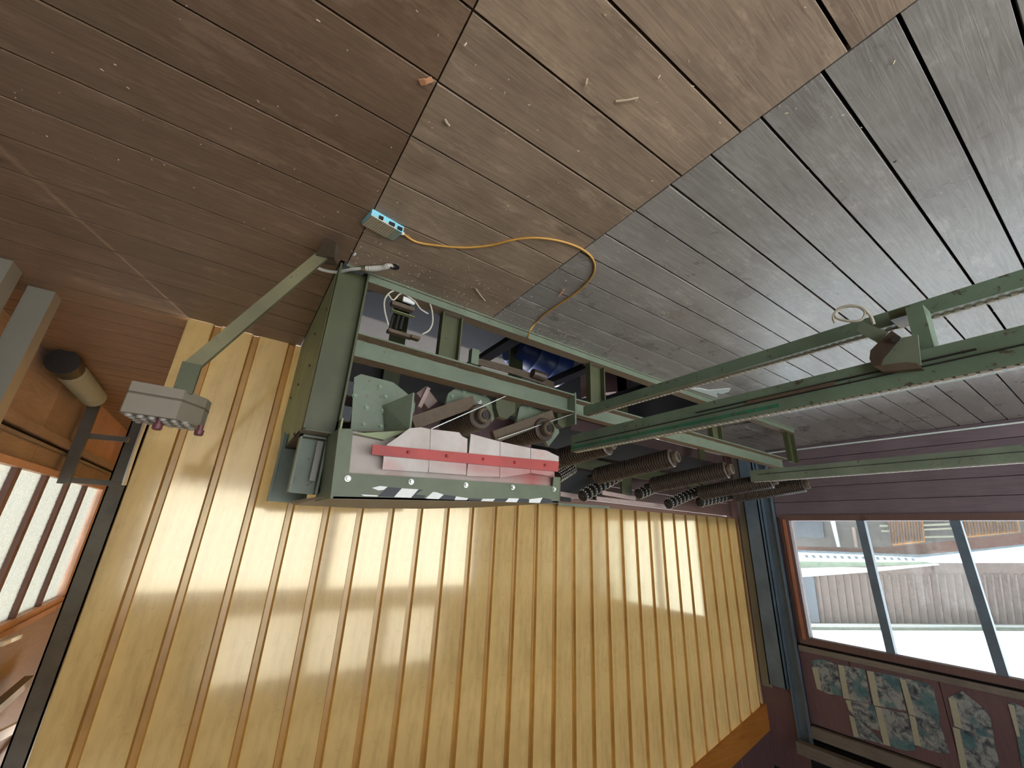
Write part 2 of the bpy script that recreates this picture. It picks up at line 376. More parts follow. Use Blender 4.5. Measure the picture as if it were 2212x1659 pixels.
# ---- pit under the machine
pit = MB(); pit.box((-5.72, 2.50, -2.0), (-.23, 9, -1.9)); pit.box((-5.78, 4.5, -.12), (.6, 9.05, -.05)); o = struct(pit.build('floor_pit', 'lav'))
pw = MB(); pw.box((-5.72, 4.5, -.45), (-.23, 4.6, 0)).box((-5.78, 9, -2), (-.23, 9.05, -1.2)).box((-5.78, 4.6, -2), (-5.72, 9, -.1)).box((-.27, 4.6, -2), (-.235, 9, -.1)).box((-5.78, 2.4, -2), (-5.70, 4.6, -.045)).box((-.27, 2.49, -2), (-.235, 4.6, -.045)).box((-5.72, 2.42, -2), (-.23, 2.47, -.17))  # unseen basement added behind the pit, its far slot lets daylight in
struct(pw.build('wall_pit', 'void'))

# ---- right wall with window
wr = struct(empty('wall_right', (XR, 0, 0)))
def wallbox(name, a, b, mat, par): m = MB(); m.box(a, b); return m.build(name, mat, par)
zc = 0.0
for k in range(5):
    wallbox('board', (XR-.05, -3.3, zc+.004), (XR-random.uniform(0, .006), 3.75, zc+.216), 'redwoodH', wr); zc += .22
wallbox('panel', (XR-.08, -3.3, 0), (XR-.055, YW, 5), 'void', wr).hide_render = False
# opening is cut by building around it
bpy.data.objects.remove([c for c in wr.children if c.name.startswith('panel')][0])
for a, b in (((XR-.06, 3.43, 1.10), (XR-.002, 3.75, 2.9)), ((XR-.06, -3.3, 1.10), (XR-.002, -1.62, 2.9))): wallbox('panel', a, b, 'redwood', wr)
wallbox('backing', (XR-.09, -3.3, -.1), (XR-.052, YW+.2, 1.09), 'void', wr); wallbox('backing', (XR-.09, -3.3, 2.9), (XR-.062, YW+.2, 6), 'void', wr)  # dark sheets added behind the boards to block sky in the slits
yy = 3.75
while yy > -3.2:
    wallbox('panel', (XR-.06, yy-.9+.008, 3.0), (XR-.004, yy, 3.90), 'redwood', wr); yy -= .9
wallbox('panel', (XR-.06, 3.56, 0), (XR+.0, YW+.2, 4.6), 'redwood', wr)
wallbox('panel', (XR-.06, -3.3, 4.12), (XR-.01, YW, 4.9), 'void', wr)
b = MB(); b.box((XR-.03, -3.2, 2.93), (XR+.05, 3.45, 3.0)); b.build('rail', 'greywood', wr)
b = MB(); b.box((XR-.06, -3.2, 3.92), (XR+.06, 3.50, 4.06)); b.build('beam', 'greywood', wr)
b = MB(); b.box((XR+.10, -3.2, 4.12), (XR+.22, 3.62, 4.26)); b.build('beam', 'greywood', wr)
# window_1
wn = struct(empty('window_1', (XR, .9, 1.17)))
b = MB(); b.box((XR-.10, -1.62, 1.08), (XR+.035, 3.42, 1.165)).box((XR-.10, -1.62, 2.812), (XR+.035, 3.42, 2.90))
b.box((XR-.10, 3.285, 1.16), (XR+.03, 3.42, 2.82)).box((XR-.10, -1.62, 1.16), (XR+.03, -1.50, 2.82)); b.build('window_frame', 'frame', wn)
b = MB(); b.bbox((XR+.02, 3.33, 1.15), (XR+.055, 3.37, 2.84)); b.build('stop_bead', 'bead', wn)
for k in range(4):
    y0 = 2.352-.9675*k; b = MB(); b.box((XR-.07, y0-.047, 1.16), (XR+.02, y0+.047, 2.82)); b.build('mullion', 'bluegrey', wn)
for k in range(5):
    y1 = 3.285-.9675*k if k else 3.285; y0 = y1-.885; b = MB(); b.box((XR-.045, y0, 1.16), (XR-.039, y1, 2.815)); b.build('pane', 'glass', wn)
# ---- back wall: yellow sheet + dark boards below
def roofz(x): return 4.27+.21*(x+5.74)
wb = struct(empty('wall_back', (0, YW, 0)))
per = .2945; x = .3725
def sheetpanel(xa, xb):
    """one wave of the sheet: flat face xb..xa (right to left), then a sunk groove"""
    zb = 0.0
    if xa < -3.2: zb = 1.205+.017*(xa+3.5)
    zt = roofz(xb)+.1
    m = MB(); g = .050; d = .030; j = random.uniform(-.004, .004)
    xs = [(xa, 0), (xb+g+.012, 0), (xb+g, d), (xb+.012, d), (xb, 0)]
    for (a, ya_), (c, yc_) in zip(xs[:-1], xs[1:]):
        m.cur = 1 if (ya_ == d or yc_ == d) else 0
        m.add([(a, YW+ya_, zb+j), (c, YW+yc_, zb+j), (c, YW+yc_, zt), (a, YW+ya_, zt)], [(3, 2, 1, 0)])
    # thickness
    o = m.build('panel', ['sheet', 'band'], wb, loc=((xa+xb)/2, YW, zb))
    return o
sheetpanel(.612, .3725)
xa = .3725
for k in range(28):
    xb = xa-per
    if xb < -7.75: xb = -7.75
    sheetpanel(xa, xb); xa = xb
    if xa <= -7.7: break
zc = 0
for k in range(6):
    wallbox('board', (-7.70, YW+.10, zc), (-3.0, YW+.13, zc+.215), 'redwoodX', wb); zc += .22
# trim board following the roof slope and the wall above
def slope(x0, x1, lo, hi, y0, y1, name, mat, par):
    m = MB(); m.prism([(x0, y0, roofz(x0)+lo), (x1, y0, roofz(x1)+lo), (x1, y0, roofz(x1)+hi), (x0, y0, roofz(x0)+hi)], (0, y1-y0, 0)); return m.build(name, mat, par)
slope(-7.75, .65, -.03, .30, YW-.05, YW-.015, 'rake_board', 'orange', wb)
for k in range(9):
    slope(-7.75+k*.94, -7.75+k*.94+.935, .30, 1.3, YW-.03+.004*(k % 2), YW-.01+.004*(k % 2), 'upper_board', 'redwood', wb)
# ---- posts
def hpost(name, x0, x1, y0, y1, z1, mat, label, z0=0):
    m = MB(); t = .014; m.box((x0, y0, z0), (x1, y0+t, z1)).box((x0, y1-t, z0), (x1, y1, z1)).box(((x0+x1)/2-t/2, y0+t, z0), ((x0+x1)/2+t/2, y1-t, z1))
    o = m.build(name, mat); return o
m = MB(); m.box((XR+.02, 3.66, 0), (XR+.16, 3.675, 3.53)).box((XR+.145, 3.66, 0), (XR+.16, 3.90, 3.53)).box((XR+.02, 3.885, 0), (XR+.16, 3.90, 3.53))
tag(m.build('steel_post', 'bluegrey'), 'blue grey steel post in the corner beside the window, reaching up to the sloping trim board', 'post', kind='structure')
m = MB(); m.box((XR+.01, 3.47, 0), (XR+.025, 3.64, 4.16)).box((XR+.01, 3.47, 0), (XR+.09, 3.485, 4.16)).box((XR+.01, 3.625, 0), (XR+.09, 3.64, 4.16))
tag(m.build('steel_channel', 'bluegrey'), 'slim blue grey steel channel between the corner post and the window frame', 'post', kind='structure')
m = MB(); m.box((XR+.0, 3.93, 0), (XR+.03, 4.08, 3.6)); tag(m.build('corner_strip', 'palegrey'), 'pale strip of board in the corner behind the post', 'strip', kind='structure')
# left post next to the yellow sheet
pb = PZ(305, 888); m = MB(); m.box((pb.x-.15, pb.y, 0), (pb.x+.07, pb.y+.02, 5)).box((pb.x-.15, pb.y, 0), (pb.x-.13, pb.y+.2, 5)).box((pb.x+.05, pb.y, 0), (pb.x+.07, pb.y+.2, 5))
post_l = tag(m.build('steel_post', 'darkgrey'), 'dark grey steel post seen past the left edge of the yellow sheet wall', 'post', kind='structure')
# ---- left wall
wl = struct(empty('wall_left', (XL, 0, 0)))
for k, (a, b, mt) in enumerate([(3.0, 4.3, 'plyG'), (4.3, 5.6, 'plyG'), (5.6, 6.9, 'plyG'), (6.9, 8.2, 'plyG'), (8.2, 9.2, 'ply'), (9.2, 10.4, 'ply'), (10.4, 12.0, 'ply')]):
    wallbox('panel', (XL, a, 0), (XL+.03, b-.008, .80), mt, wl)
for k in range(9): wallbox('panel', (XL+.01, 3+k, .86), (XL+.04, 3.994+k, 1.10), 'plyG', wl)
wallbox('ledger', (XL-.05, 3, .70), (XL+.01, 12, .80), 'plyG', wl)
wallbox('ledger', (XL-.03, 3, .84), (XL+.01, 12, .875), 'greywood', wl)
wallbox('panel', (XL, 3, 2.98), (XL+.04, 12, 6), 'plyG', wl)
wallbox('panel', (XL, -3.3, 0), (XL+.04, 3.0, 6), 'plyG', wl)
wallbox('panel', (XL, 10.72, 1.1), (XL+.04, 12, 3.0), 'ply', wl)
wallbox('backing', (XL+.05, 2.9, -.1), (XL+.07, 12, 1.12), 'void', wl); wallbox('backing', (XL+.05, 2.9, 2.95), (XL+.07, 12, 6.2), 'void', wl)  # added dark sheets, close the bright slits between the wall panels
w2 = struct(empty('window_2', (XL, 7, 1.2)))
b = MB(); b.box((XL-.06, 3, 1.09), (XL+.06, 10.75, 1.165)).box((XL-.05, 3, 2.90), (XL+.06, 10.75, 3.0)).box((XL-.05, 10.55, 1.16), (XL+.06, 10.75, 2.92)); b.build('window_frame', 'ply', w2)
b = MB(); b.box((XL-.07, 3, 2.99), (XL-.0, 10.9, 3.07)); b.build('head_board', 'ply', w2)
yw = [3.0, 3.93, 4.84, 5.75, 6.66, 7.60, 8.56, 9.52, 10.55]
for k in range(8):
    b = MB(); b.box((XL+.02, yw[k]+.05, 1.16), (XL+.028, yw[k+1]-.05, 2.91)); b.build('pane', 'frost', w2)
    if k: b = MB(); b.box((XL-.03, yw[k]-.055, 1.16), (XL+.05, yw[k]+.055, 2.91)); b.build('mullion', 'frame', w2)
# far end wall behind, wall behind the camera, roof
fe = struct(empty('wall_far', (0, 12, 0)))
wallbox('panel', (.3, 12, 0), (XL, 12.05, 6), 'plyG', fe)
for k in range(8): wallbox('panel', (.600, 4.16+k*.98, 0), (.612, 5.14+k*.98, 5.2), 'sheetX', fe)  # unseen side sheets, added to let warm light onto the left wall
bk = struct(empty('wall_near', (0, -3.3, 0)))  # unseen wall, its openings widened to let in fill daylight
YN = -3.3
wallbox('panel', (XR, YN-.05, 0), (-6.4, YN, 3.5), 'plyG', bk); wallbox('panel', (-6.4, YN-.05, 3.0), (-5.4, YN, 3.5), 'plyG', bk)
wallbox('panel', (-5.4, YN-.05, 3.0), (1.2, YN, 3.5), 'plyG', bk)
wallbox('panel', (-2.5, YN-.05, 0), (-2.2, YN, 3.0), 'plyG', bk)
wallbox('panel', (1.2, YN-.05, 0), (XL, YN, 3.5), 'plyG', bk)
wallbox('panel', (XR, YN-.05, 3.4), (-5.5, YN, 6), 'plyG', bk)
wallbox('panel', (-.5, YN-.05, 3.5), (XL, YN, 6), 'plyG', bk)
wallbox('panel', (-5.5, YN-.05, 4.75), (-.5, YN, 6), 'plyG', bk)
for x0 in (-4.1, -2.35):
    wallbox('post', (x0, YN-.05, 3.5), (x0+.22, YN+.02, 4.75), 'plyG', bk)
for k in range(15): wallbox('louvre', (-5.5, YN-.04, 3.52+k*.083), (-.5, YN-.02, 3.555+k*.083), 'plyG', bk)
rf = MB(); rf.prism([(XR-.4, YN-.4, roofz(XR-.4)+.9), (XL+.4, YN-.4, roofz(XL+.4)+.55), (XL+.4, YN-.4, roofz(XL+.4)+.67), (XR-.4, YN-.4, roofz(XR-.4)+1.02)], (0, 8.1, 0))
rf.prism([(.55, 4.4, roofz(.55)+.6), (XL+.4, 4.4, roofz(XL+.4)+.55), (XL+.4, 4.4, roofz(XL+.4)+.67), (.55, 4.4, roofz(.55)+.72)], (0, 8, 0))
struct(rf.build('ceiling', 'roof'))

# ================================================================== THE LOG ROLLER MACHINE
mc = tag(empty('log_conveyor', (-3.3, 2.9, 0)), 'long sage green roller conveyor frame with ribbed rollers standing over the floor pit', 'machine')
def part(mb, name, mat, par=mc, label=None, smooth=False):
    o = mb.build(name, mat, par, smooth)
    if label: o['label'] = label
    return o
def channel(m, a, b, y0, depth, t=.012, vert=True):
    """C section opening towards -y between (x0,z0) and (x1,z1)"""
    (x0, z0), (x1, z1) = a, b
    m.box((x0, y0+depth-t, z0), (x1, y0+depth, z1))
    if vert: m.box((x0, y0, z0), (x0+t, y0+depth-t, z1)).box((x1-t, y0, z0), (x1, y0+depth-t, z1))
    else: m.box((x0, y0, z0), (x1, y0+depth-t, z0+t)).box((x0, y0, z1-t), (x1, y0+depth-t, z1))
    return m
# floor-level edge beam
m = MB(); m.box((-6.42, 2.50, -.10), (-.44, 2.512, .05)); m.box((-6.42, 2.50, .05), (-.44, 2.60, .062)); m.box((-6.42, 2.485, -.01), (-.30, 2.50, .012)); part(m, 'edge_beam', 'green')
# posts
m = MB(); channel(m, (-.452, .0), (-.264, 1.10), 2.49, .075); m.box((-.452, 2.49, 1.095), (-.264, 2.60, 1.105)); part(m, 'corner_post', 'greenShade', label='green corner post with shade put into its paint colour')
for xa_, xb_, zt in ((-1.18, -1.015, .45), (-2.69, -2.50, .47), (-4.60, -4.40, .47), (-6.46, -6.26, .47)):
    m = MB(); channel(m, (xa_, 0.06), (xb_, zt), 2.53, .06); m.box((xa_-.004, 2.53, .06), (xb_+.004, 2.62, .068)); part(m, 'post', 'greenShade')
# second row of posts at the back
for xa_, xb_ in ((-1.18, -1.015), (-2.69, -2.5), (-4.6, -4.4), (-6.46, -6.3)):
    m = MB(); m.box((xa_, 3.9, -1.9 if xa_ > -5.7 else 0), (xb_, 3.93, 1.0)).box((xa_, 3.93, -1.9 if xa_ > -5.7 else 0), (xa_+.012, 4.0, 1.0)); part(m, 'post', 'greenShade')
# middle beam, two lengths
def beam(x0, x1, z0, z1, y0, dp):
    m = MB(); m.box((x0, y0+dp-.012, z0), (x1, y0+dp, z1)).box((x0, y0, z0), (x1, y0+dp-.012, z0+.012)).box((x0, y0, z1-.012), (x1, y0+dp-.012, z1)); o = part(m, 'side_beam', 'green')
    m = MB(); n = 40
    for (zz, ya_, yb_) in ((z0+.012, y0+.004, y0+dp-.012), (z1, y0+.003, y0+dp)):
        vs = []
        for i in range(n+1):
            x = x0+(x1-x0)*i/n; h = random.uniform(.001, .006); vs += [V((x, ya_+random.uniform(0, .006), zz+.0008)), V((x, (ya_+yb_)/2, zz+h)), V((x, yb_, zz+h*.8+.002))]
        m.add(vs, [(3*i+k, 3*i+3+k, 3*i+4+k, 3*i+1+k) if x1 > x0 else (3*i+k, 3*i+1+k, 3*i+4+k, 3*i+3+k) for i in range(n) for k in range(2)])
    part(m, 'dust_layer', 'dusty', o, 'brown sawdust layer')['kind'] = 'stuff'
beam(-2.275, -.455, .435, .600, 2.50, .10)
beam(-6.12, -2.29, .455, .600, 2.53, .08)
m = MB(); m.box((-2.292, 2.495, .42), (-2.277, 2.62, .70)); part(m, 'end_plate', 'green')
m = MB(); m.box((-6.12, 3.86, .62), (-1.0, 3.92, .76)); part(m, 'back_beam', 'greenShade')
m = MB(); m.box((-3.6, 4.03, -.1), (-.30, 4.05, 1.17)); m.box((-4.2, 4.03, .5), (-3.6, 4.05, 1.10)); part(m, 'shade_plate', 'steelD', label='dark plate added for the darkness behind the rollers')  # dark sheet added to give the darkness behind the rollers
m = MB(); a = PY(1205, 1089, 3.98); b = PY(1315, 1096, 3.98); m.bar(a, b, .03, .03); part(m, 'back_rail', 'green')
for (p, q) in (((1288, 1077), (1438, 1094)), ((1210, 1067), (1256, 1074)), ((1300, 1064), (1372, 1077))):
    m = MB(); m.bar(PY(*p, 3.95), PY(*q, 3.95), .02, .055); part(m, 'guide_bar', 'limb', label='pale pinkish guide bar')
# cross joists going back over the pit, and diagonal braces
for px_, py_, z0 in ((1092, 750, -.02), (1240, 812, -.02), (1372, 853, -.02)):
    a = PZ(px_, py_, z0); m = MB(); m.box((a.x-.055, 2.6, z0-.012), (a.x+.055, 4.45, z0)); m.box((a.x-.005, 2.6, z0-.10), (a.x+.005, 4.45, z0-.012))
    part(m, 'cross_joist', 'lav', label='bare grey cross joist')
m = MB(); m.bar((-.62, 2.62, -.12), (-.50, 4.2, -.75), .10, .12); part(m, 'brace', 'steelD', label='black inclined brace')
# side panel (left end)
m = MB(); m.prism([(-.262, 2.56, .0), (-.262, 4.08, 0), (-.262, 4.08, .80), (-.262, 3.62, 1.08), (-.262, 2.56, 1.10)], (-.012, 0, 0)); sp = part(m, 'side_panel', 'greenL', label='pale green side sheet with small screws')
for px_, py_ in ((718, 640), (706, 668), (681, 722), (697, 742), (645, 831), (629, 860), (660, 915), (637, 938), (617, 962), (602, 978), (700, 745), (670, 790)):
    p = PX(px_, py_, -.262)
    if 2.56 < p.y < 4.06 and .02 < p.z < 1.08: m = MB(); m.hexbolt(p, (1, 0, 0), .008, .008); part(m, 'screw', 'steel', sp)
# end cabinet posts above the side panel
m = MB(); channel(m, (-.425, 1.105), (-.275, 1.43), 2.62, .08); m.box((-.425, 2.62, 1.105), (-.275, 2.70, 1.117)); part(m, 'upright', 'green')
m = MB(); m.box((-.40, 2.628, 1.13), (-.37, 2.64, 1.36)); part(m, 'slot_strip', 'palegrey', label='pale vertical strip')
a = PY(603, 985, 3.25); b = PY(640, 1085, 3.25)
m = MB(); channel(m, (b.x-.05, 1.0), (a.x+.01, 1.46), 3.2, .08); part(m, 'upright', 'green')
m = MB(); m.box((-.44, 2.60, 1.085), (-.262, 3.6, 1.10)); part(m, 'top_plate', 'rust', label='brown dusty plate')

# ribbed rollers
def roller(p, q, r=.095):
    p, q = V(p), V(q); L = (q-p).length; n = int(L/.028); prof = [(0, r*.55), (.012, r*.55), (.012, r*.9)]
    for i in range(n):
        t = .02+.96*i/n; prof += [(t, r), (t+.5*.96/n, r), (t+.55*.96/n, r*.87), (t+.95*.96/n, r*.87)]
    prof += [(.985, r*.9), (.985, r*.5), (1, r*.5)]
    m = MB(); m.lathe(p, q, prof, 22); o = part(m, 'roller', 'steel', smooth=False)
    d = (p-q).normalized()
    m = MB(); m.lathe(p, p+d*.05, [(0, r*.62), (.75, r*.62), (1, r*.52), (1, r*.42), (.7, r*.40)], 20); part(m, 'end_ring', 'rust', o)
    m = MB(); m.cyl(p+d*.02, p+d*.045, r*.3, 14); part(m, 'shaft', 'steelD', o)
    m = MB(); m.cyl(q, q-d*.08, r*.35, 12); part(m, 'shaft', 'steelD', o)
    return o
for (nx, nz) in ((-1.40, .80), (-1.99, .79), (-2.70, .80), (-3.62, .79), (-4.60, .79), (-5.60, .80), (-6.50, .76)):
    roller((nx, 2.52, nz), (nx+.20, 3.42, nz+.135) if nx < -2.5 else (nx+.05, 3.5, nz))
# studded rollers on the far side of the trough
def stud_roller(p, q, r=.085, n=9):
    p, q = V(p), V(q); prof = []
    for i in range(n):
        t = i/n; prof += [(t, r*.55), (t+.12/n, r), (t+.62/n, r), (t+.74/n, r*.55)]
    prof.append((1, r*.55)); m = MB(); m.lathe(p, q, prof, 18); o = part(m, 'studded_roller', 'steelD')
    d = (q-p).normalized(); m = MB()
    for i in range(n):
        c = p+(q-p)*((i+.37)/n); a = V((0, -1, 0)); x = d.cross(a).normalized(); y = d.cross(x)
        for k in range(14):
            e = c+(x*math.cos(k*.449)+y*math.sin(k*.449))*r; m.lathe(e, e+(e-c).normalized()*.014, [(0, .009), (.6, .008), (1, .003)], 6)
    part(m, 'stud', 'chainm', o)['kind'] = 'stuff'
for a, b in (((1236, 1010), (1203, 1030)), ((1338, 1026), (1254, 1074)), ((1440, 1042), (1376, 1068)), ((1512, 1058), (1440, 1090)), ((1578, 1070), (1508, 1086))):
    stud_roller(PY(*a, 3.72), PY(*b, 3.72), .066, 9)
# bearing plates, arms and scraper bars by the first two rollers
def plate(pts, Y, t, mat, name, par=mc, label=None):
    m = MB(); m.prism([PY(x, y, Y) for x, y in pts], (0, t, 0)); return part(m, name, mat, par, label)
bp = plate([(968, 850), (985, 838), (1010, 834), (1040, 846), (1058, 862), (1066, 880), (1068, 905), (1050, 925), (1035, 905), (1025, 880), (985, 878), (962, 876)], 2.66, .03, 'green', 'bearing_plate')
for p in ((1001, 846), (1046, 852), (1036, 868), (976, 857)):
    m = MB(); m.hexbolt(PY(*p, 2.66), (0, -1, 0), .014, .016); part(m, 'bolt', 'chrome' if p[0] > 1030 else 'bolt', bp)
bp = plate([(1122, 880), (1140, 868), (1165, 870), (1190, 885), (1205, 905), (1208, 935), (1185, 965), (1170, 940), (1165, 915), (1115, 915)], 2.66, .03, 'green', 'bearing_plate')
for p in ((1184, 883), (1144, 879)):
    m = MB(); m.hexbolt(PY(*p, 2.66), (0, -1, 0), .016, .018); part(m, 'bolt', 'chrome' if p[0] > 1150 else 'bolt', bp)
for p, q in (((890, 915), (1022, 868)), ((1065, 945), (1192, 898))):
    m = MB(); m.bar(PY(*p, 2.58), PY(*q, 2.58), .05, .09, (0, 0, 1)); part(m, 'swing_arm', 'rust', label='brown dusty swing arm')
for p, q in (((928, 928), (1094, 855)), ((1072, 950), (1240, 893))):
    m = MB(); m.bar(PY(*p, 2.545), PY(*q, 2.545), .06, .006, (0, 0, 1)); part(m, 'scraper_bar', 'chrome', label='thin bright scraper edge')
for pts in ([(1072, 858), (1113, 862), (1113, 890), (1095, 905), (1078, 900), (1072, 880)], [(1205, 878), (1242, 886), (1242, 910), (1215, 925), (1205, 915)]):
    plate(pts, 2.60, .05, 'greenShade', 'stop_block')
# left bracket plate with fin and bolts
br = plate([(765, 815), (780, 808), (850, 826), (880, 850), (897, 872), (895, 890), (870, 930), (768, 932), (758, 925)], 2.62, .03, 'green', 'bracket_plate')
m = MB(); m.prism([PY(828, 876, 2.60), PY(832, 932, 2.60), PY(884, 928, 2.42), PY(892, 848, 2.42)], (-.012, 0, .0)); part(m, 'fin', 'green', br)
for p in ((820, 835), (832, 857), (791, 881), (826, 887), (785, 917), (822, 921), (766, 855)):
    m = MB(); m.hexbolt(PY(*p, 2.62), (0, -1, 0), .013, .014); part(m, 'bolt', 'bolt', br)
for p in ((752, 838), (748, 893)):
    m = MB(); a = PY(*p, 2.56); m.box((a.x-.03, 2.56, a.z-.045), (a.x+.03, 2.60, a.z+.045)); part(m, 'slot_block', 'black', label='black slotted adjuster block')
# red-brown inner plate and rods in the dark
m = MB(); m.box((-2.2, 3.0, .62), (-.5, 3.03, .84)); part(m, 'inner_plate', 'redwood', label='dark red inner plate')
m = MB(); m.bar(PY(930, 878, 2.95), PY(905, 845, 2.95), .1, .1); m.bar(PY(905, 880, 2.8), PY(925, 838, 2.8), .03, .03); part(m, 'link', 'limb', label='pale pink link')
for dz in (0, .05, .1):
    m = MB(); m.tube([PY(1032, 776+dz*90, 3.0), PY(1120, 800+dz*90, 3.0), PY(1196, 828+dz*90, 3.0)], .014, 8, 3); part(m, 'hydraulic_pipe', 'rust')
m = MB(); m.cyl(PY(1150, 806, 2.95), PY(1176, 815, 2.95), .045, 12); part(m, 'hydraulic_joint', 'steel')
m = MB(); a = PY(1024, 775, 2.9); m.box((a.x-.03, 2.87, a.z-.08), (a.x+.04, 2.93, a.z+.06)); part(m, 'pipe_clamp', 'green')
# dark shroud under the rollers
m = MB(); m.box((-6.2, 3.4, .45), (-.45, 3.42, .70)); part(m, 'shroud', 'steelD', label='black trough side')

# switch assembly with looped cable, behind the beam
sw = tag(empty('limit_switch', tuple(PY(880, 690, 2.75))), 'white and brown limit switch assembly with a loop of pale cable beside the corner post', 'switch')
def sbox(p, q, Y, d, mat, name, label=None):
    a = PY(*p, Y); b = PY(*q, Y); m = MB(); m.bbox((a.x, Y, a.z), (b.x, Y+d, b.z), .004); o = m.build(name, mat, sw)
    if label: o['label'] = label
sbox((848, 648), (895, 672), 2.54, .05, 'rust', 'switch_body')
sbox((872, 640), (896, 658), 2.52, .02, 'white', 'switch_cover', 'white switch cover')
sbox((846, 668), (897, 684), 2.53, .04, 'greenL', 'mount_plate', 'pale green mounting plate')
sbox((840, 708), (890, 730), 2.56, .05, 'rust', 'switch_body')
sbox((890, 722), (908, 734), 2.54, .05, 'rust', 'cable_gland')
for x0 in (850, 862, 872):
    m = MB(); m.tube([PY(x0, 682, 2.57), PY(x0-4, 695, 2.57), PY(x0-8, 712, 2.57)], .010, 8, 4); m.build('rod', 'steelD', sw)
m = MB(); m.tube([PY(x_, y_, 2.51) for x_, y_ in ((839, 702), (831, 670), (832, 645), (848, 629), (872, 632), (905, 636), (928, 655), (935, 690), (928, 712), (912, 722))], .0055, 8, 6); m.build('cable_loop', 'cable', sw, True)
m = MB(); m.tube([PY(x_, y_, 2.51) for x_, y_ in ((840, 637), (850, 648), (868, 634), (895, 650), (908, 667), (925, 678))], .005, 8, 6); m.build('cable_loop', 'cable', sw, True)

# hood with strip curtain, red bar and hazard tape
hd = tag(empty('infeed_hood', tuple(PY(950, 1080, 2.3))), 'green hood with ragged white strip curtain, faded red bar and torn black and white tape', 'hood')
YH = 2.30
def hp(pts, Y, t, mat, name, par=hd, label=None): return plate(pts, Y, t, mat, name, par, label)
fr = hp([(737, 926), (763, 926), (754, 1022), (1194, 1050), (1196, 1030), (1209, 1031), (1207, 1086), (719, 1077)], YH, .012, 'hood', 'front_frame')
for p in ((751, 1034), (888, 1041), (1006, 1048), (1107, 1053), (1196, 1057)):
    m = MB(); m.hexbolt(PY(*p, YH), (0, -1, 0), .012, .016); part(m, 'bolt', 'chrome', fr)
m = MB(); A = [PY(737, 926, YH), PY(719, 1077, YH)]; m.prism([A[0], A[1], A[1]+V((.0, .42, .0)), A[0]+V((0, .42, 0))], (.012, 0, 0)); part(m, 'side_sheet', 'hood', hd)
m = MB(); R_ = [PY(1209, 1031, YH), PY(1207, 1086, YH)]; m.prism([R_[0], R_[1], R_[1]+V((0, .5, 0)), R_[0]+V((0, .5, 0))], (-.01, 0, 0)); part(m, 'side_sheet', 'greenShade', hd)
m = MB(); tp = [PY(719, 1077.5, YH), PY(1207, 1086.5, YH), PY(1150, 1090, 2.55), PY(1040, 1096, 2.8), PY(920, 1099, 2.95), (PY(781, 1098, 3.05)), PY(637, 1091, 3.15), PY(628, 1086, 3.1), PY(684, 1078, 2.6)]
m.prism(tp, (0, 0, -.012)); part(m, 'lid', 'console', hd, 'pale dusty lid sheet')
# curved white lining behind the frame opening
m = MB(); rows = [((755, 930), (1195, 1000), .10), ((752, 975), (1198, 1025), .05), ((752, 1000), (1198, 1040), .03), ((750, 1026), (1198, 1054), .012)]
vs = []
for (a, b, dy) in rows:
    for i in range(13): t = i/12; vs.append(PY(a[0]+(b[0]-a[0])*t, a[1]+(b[1]-a[1])*t, YH+dy+.01))
m.add(vs, [(r*13+i, r*13+i+1, (r+1)*13+i+1, (r+1)*13+i) for r in range(3) for i in range(12)]); m.add([v+V((0, .006, 0)) for v in vs], [(r*13+i, (r+1)*13+i, (r+1)*13+i+1, r*13+i+1) for r in range(3) for i in range(12)])
part(m, 'lining', 'curtain', hd, 'white lining with red spray marks', True)
flaps = [[(826, 1014), (829, 985), (836, 960), (858, 945), (885, 925), (910, 923), (930, 927), (926, 1008), (924, 1020)],
         [(926, 1020), (931, 927), (992, 934), (998, 942), (1010, 948), (1007, 1026)],
         [(1008, 1028), (1017, 937), (1080, 954), (1079, 1030)],
         [(1080, 1032), (1081, 954), (1146, 968), (1146, 1022)],
         [(1147, 1022), (1147, 968), (1180, 973), (1207, 986), (1207, 1006), (1190, 1028)]]
for k, f in enumerate(flaps): hp(f, YH-.012-.003*(k % 2), .006, 'curtain', 'curtain_strip')
rb = hp([(805, 960), (1207, 997), (1206, 1019), (803, 982)], YH-.028, .012, 'red', 'clamp_bar', hd, 'faded red clamp bar')
for p in ((882, 977), (965, 985), (1044, 992), (1112, 999), (1177, 1005)):
    m = MB(); m.lathe(PY(*p, YH-.028), PY(*p, YH-.028)+V((0, -.012, 0)), [(0, .010), (.5, .010), (1, .004)], 12); part(m, 'rivet', 'red', rb)
def cz(x, y): return (740+x*.2441, 780+y*.2441)
tapes = [('black', [(395, 1115), (525, 1125), (455, 1203), (315, 1197)]), ('white', [(525, 1126), (672, 1135), (605, 1210), (455, 1203)]), ('black', [(672, 1136), (718, 1140), (690, 1150), (645, 1180), (735, 1190), (720, 1212), (605, 1210)]),
 ('white', [(800, 1158), (830, 1160), (895, 1182), (850, 1222), (735, 1216)]), ('black', [(895, 1182), (1005, 1196), (990, 1229), (850, 1222)]), ('white', [(1005, 1197), (1112, 1213), (1100, 1231), (992, 1229)]),
 ('black', [(1115, 1214), (1240, 1220), (1225, 1237), (1112, 1233)]), ('white', [(1240, 1219), (1350, 1219), (1330, 1241), (1225, 1238)]), ('black', [(1350, 1219), (1470, 1215), (1440, 1246), (1332, 1242)]),
 ('white', [(1470, 1213), (1562, 1216), (1540, 1250), (1440, 1247)]), ('black', [(1562, 1216), (1642, 1220), (1650, 1252), (1542, 1250)]), ('white', [(1655, 1222), (1770, 1208), (1745, 1256), (1650, 1253)]),
 ('black', [(1772, 1210), (1840, 1222), (1872, 1259), (1748, 1257)]), ('white', [(260, 1122), (330, 1105), (400, 1112), (365, 1140), (318, 1145)]), ('white', [(165, 1180), (310, 1188), (312, 1198), (190, 1195)])]
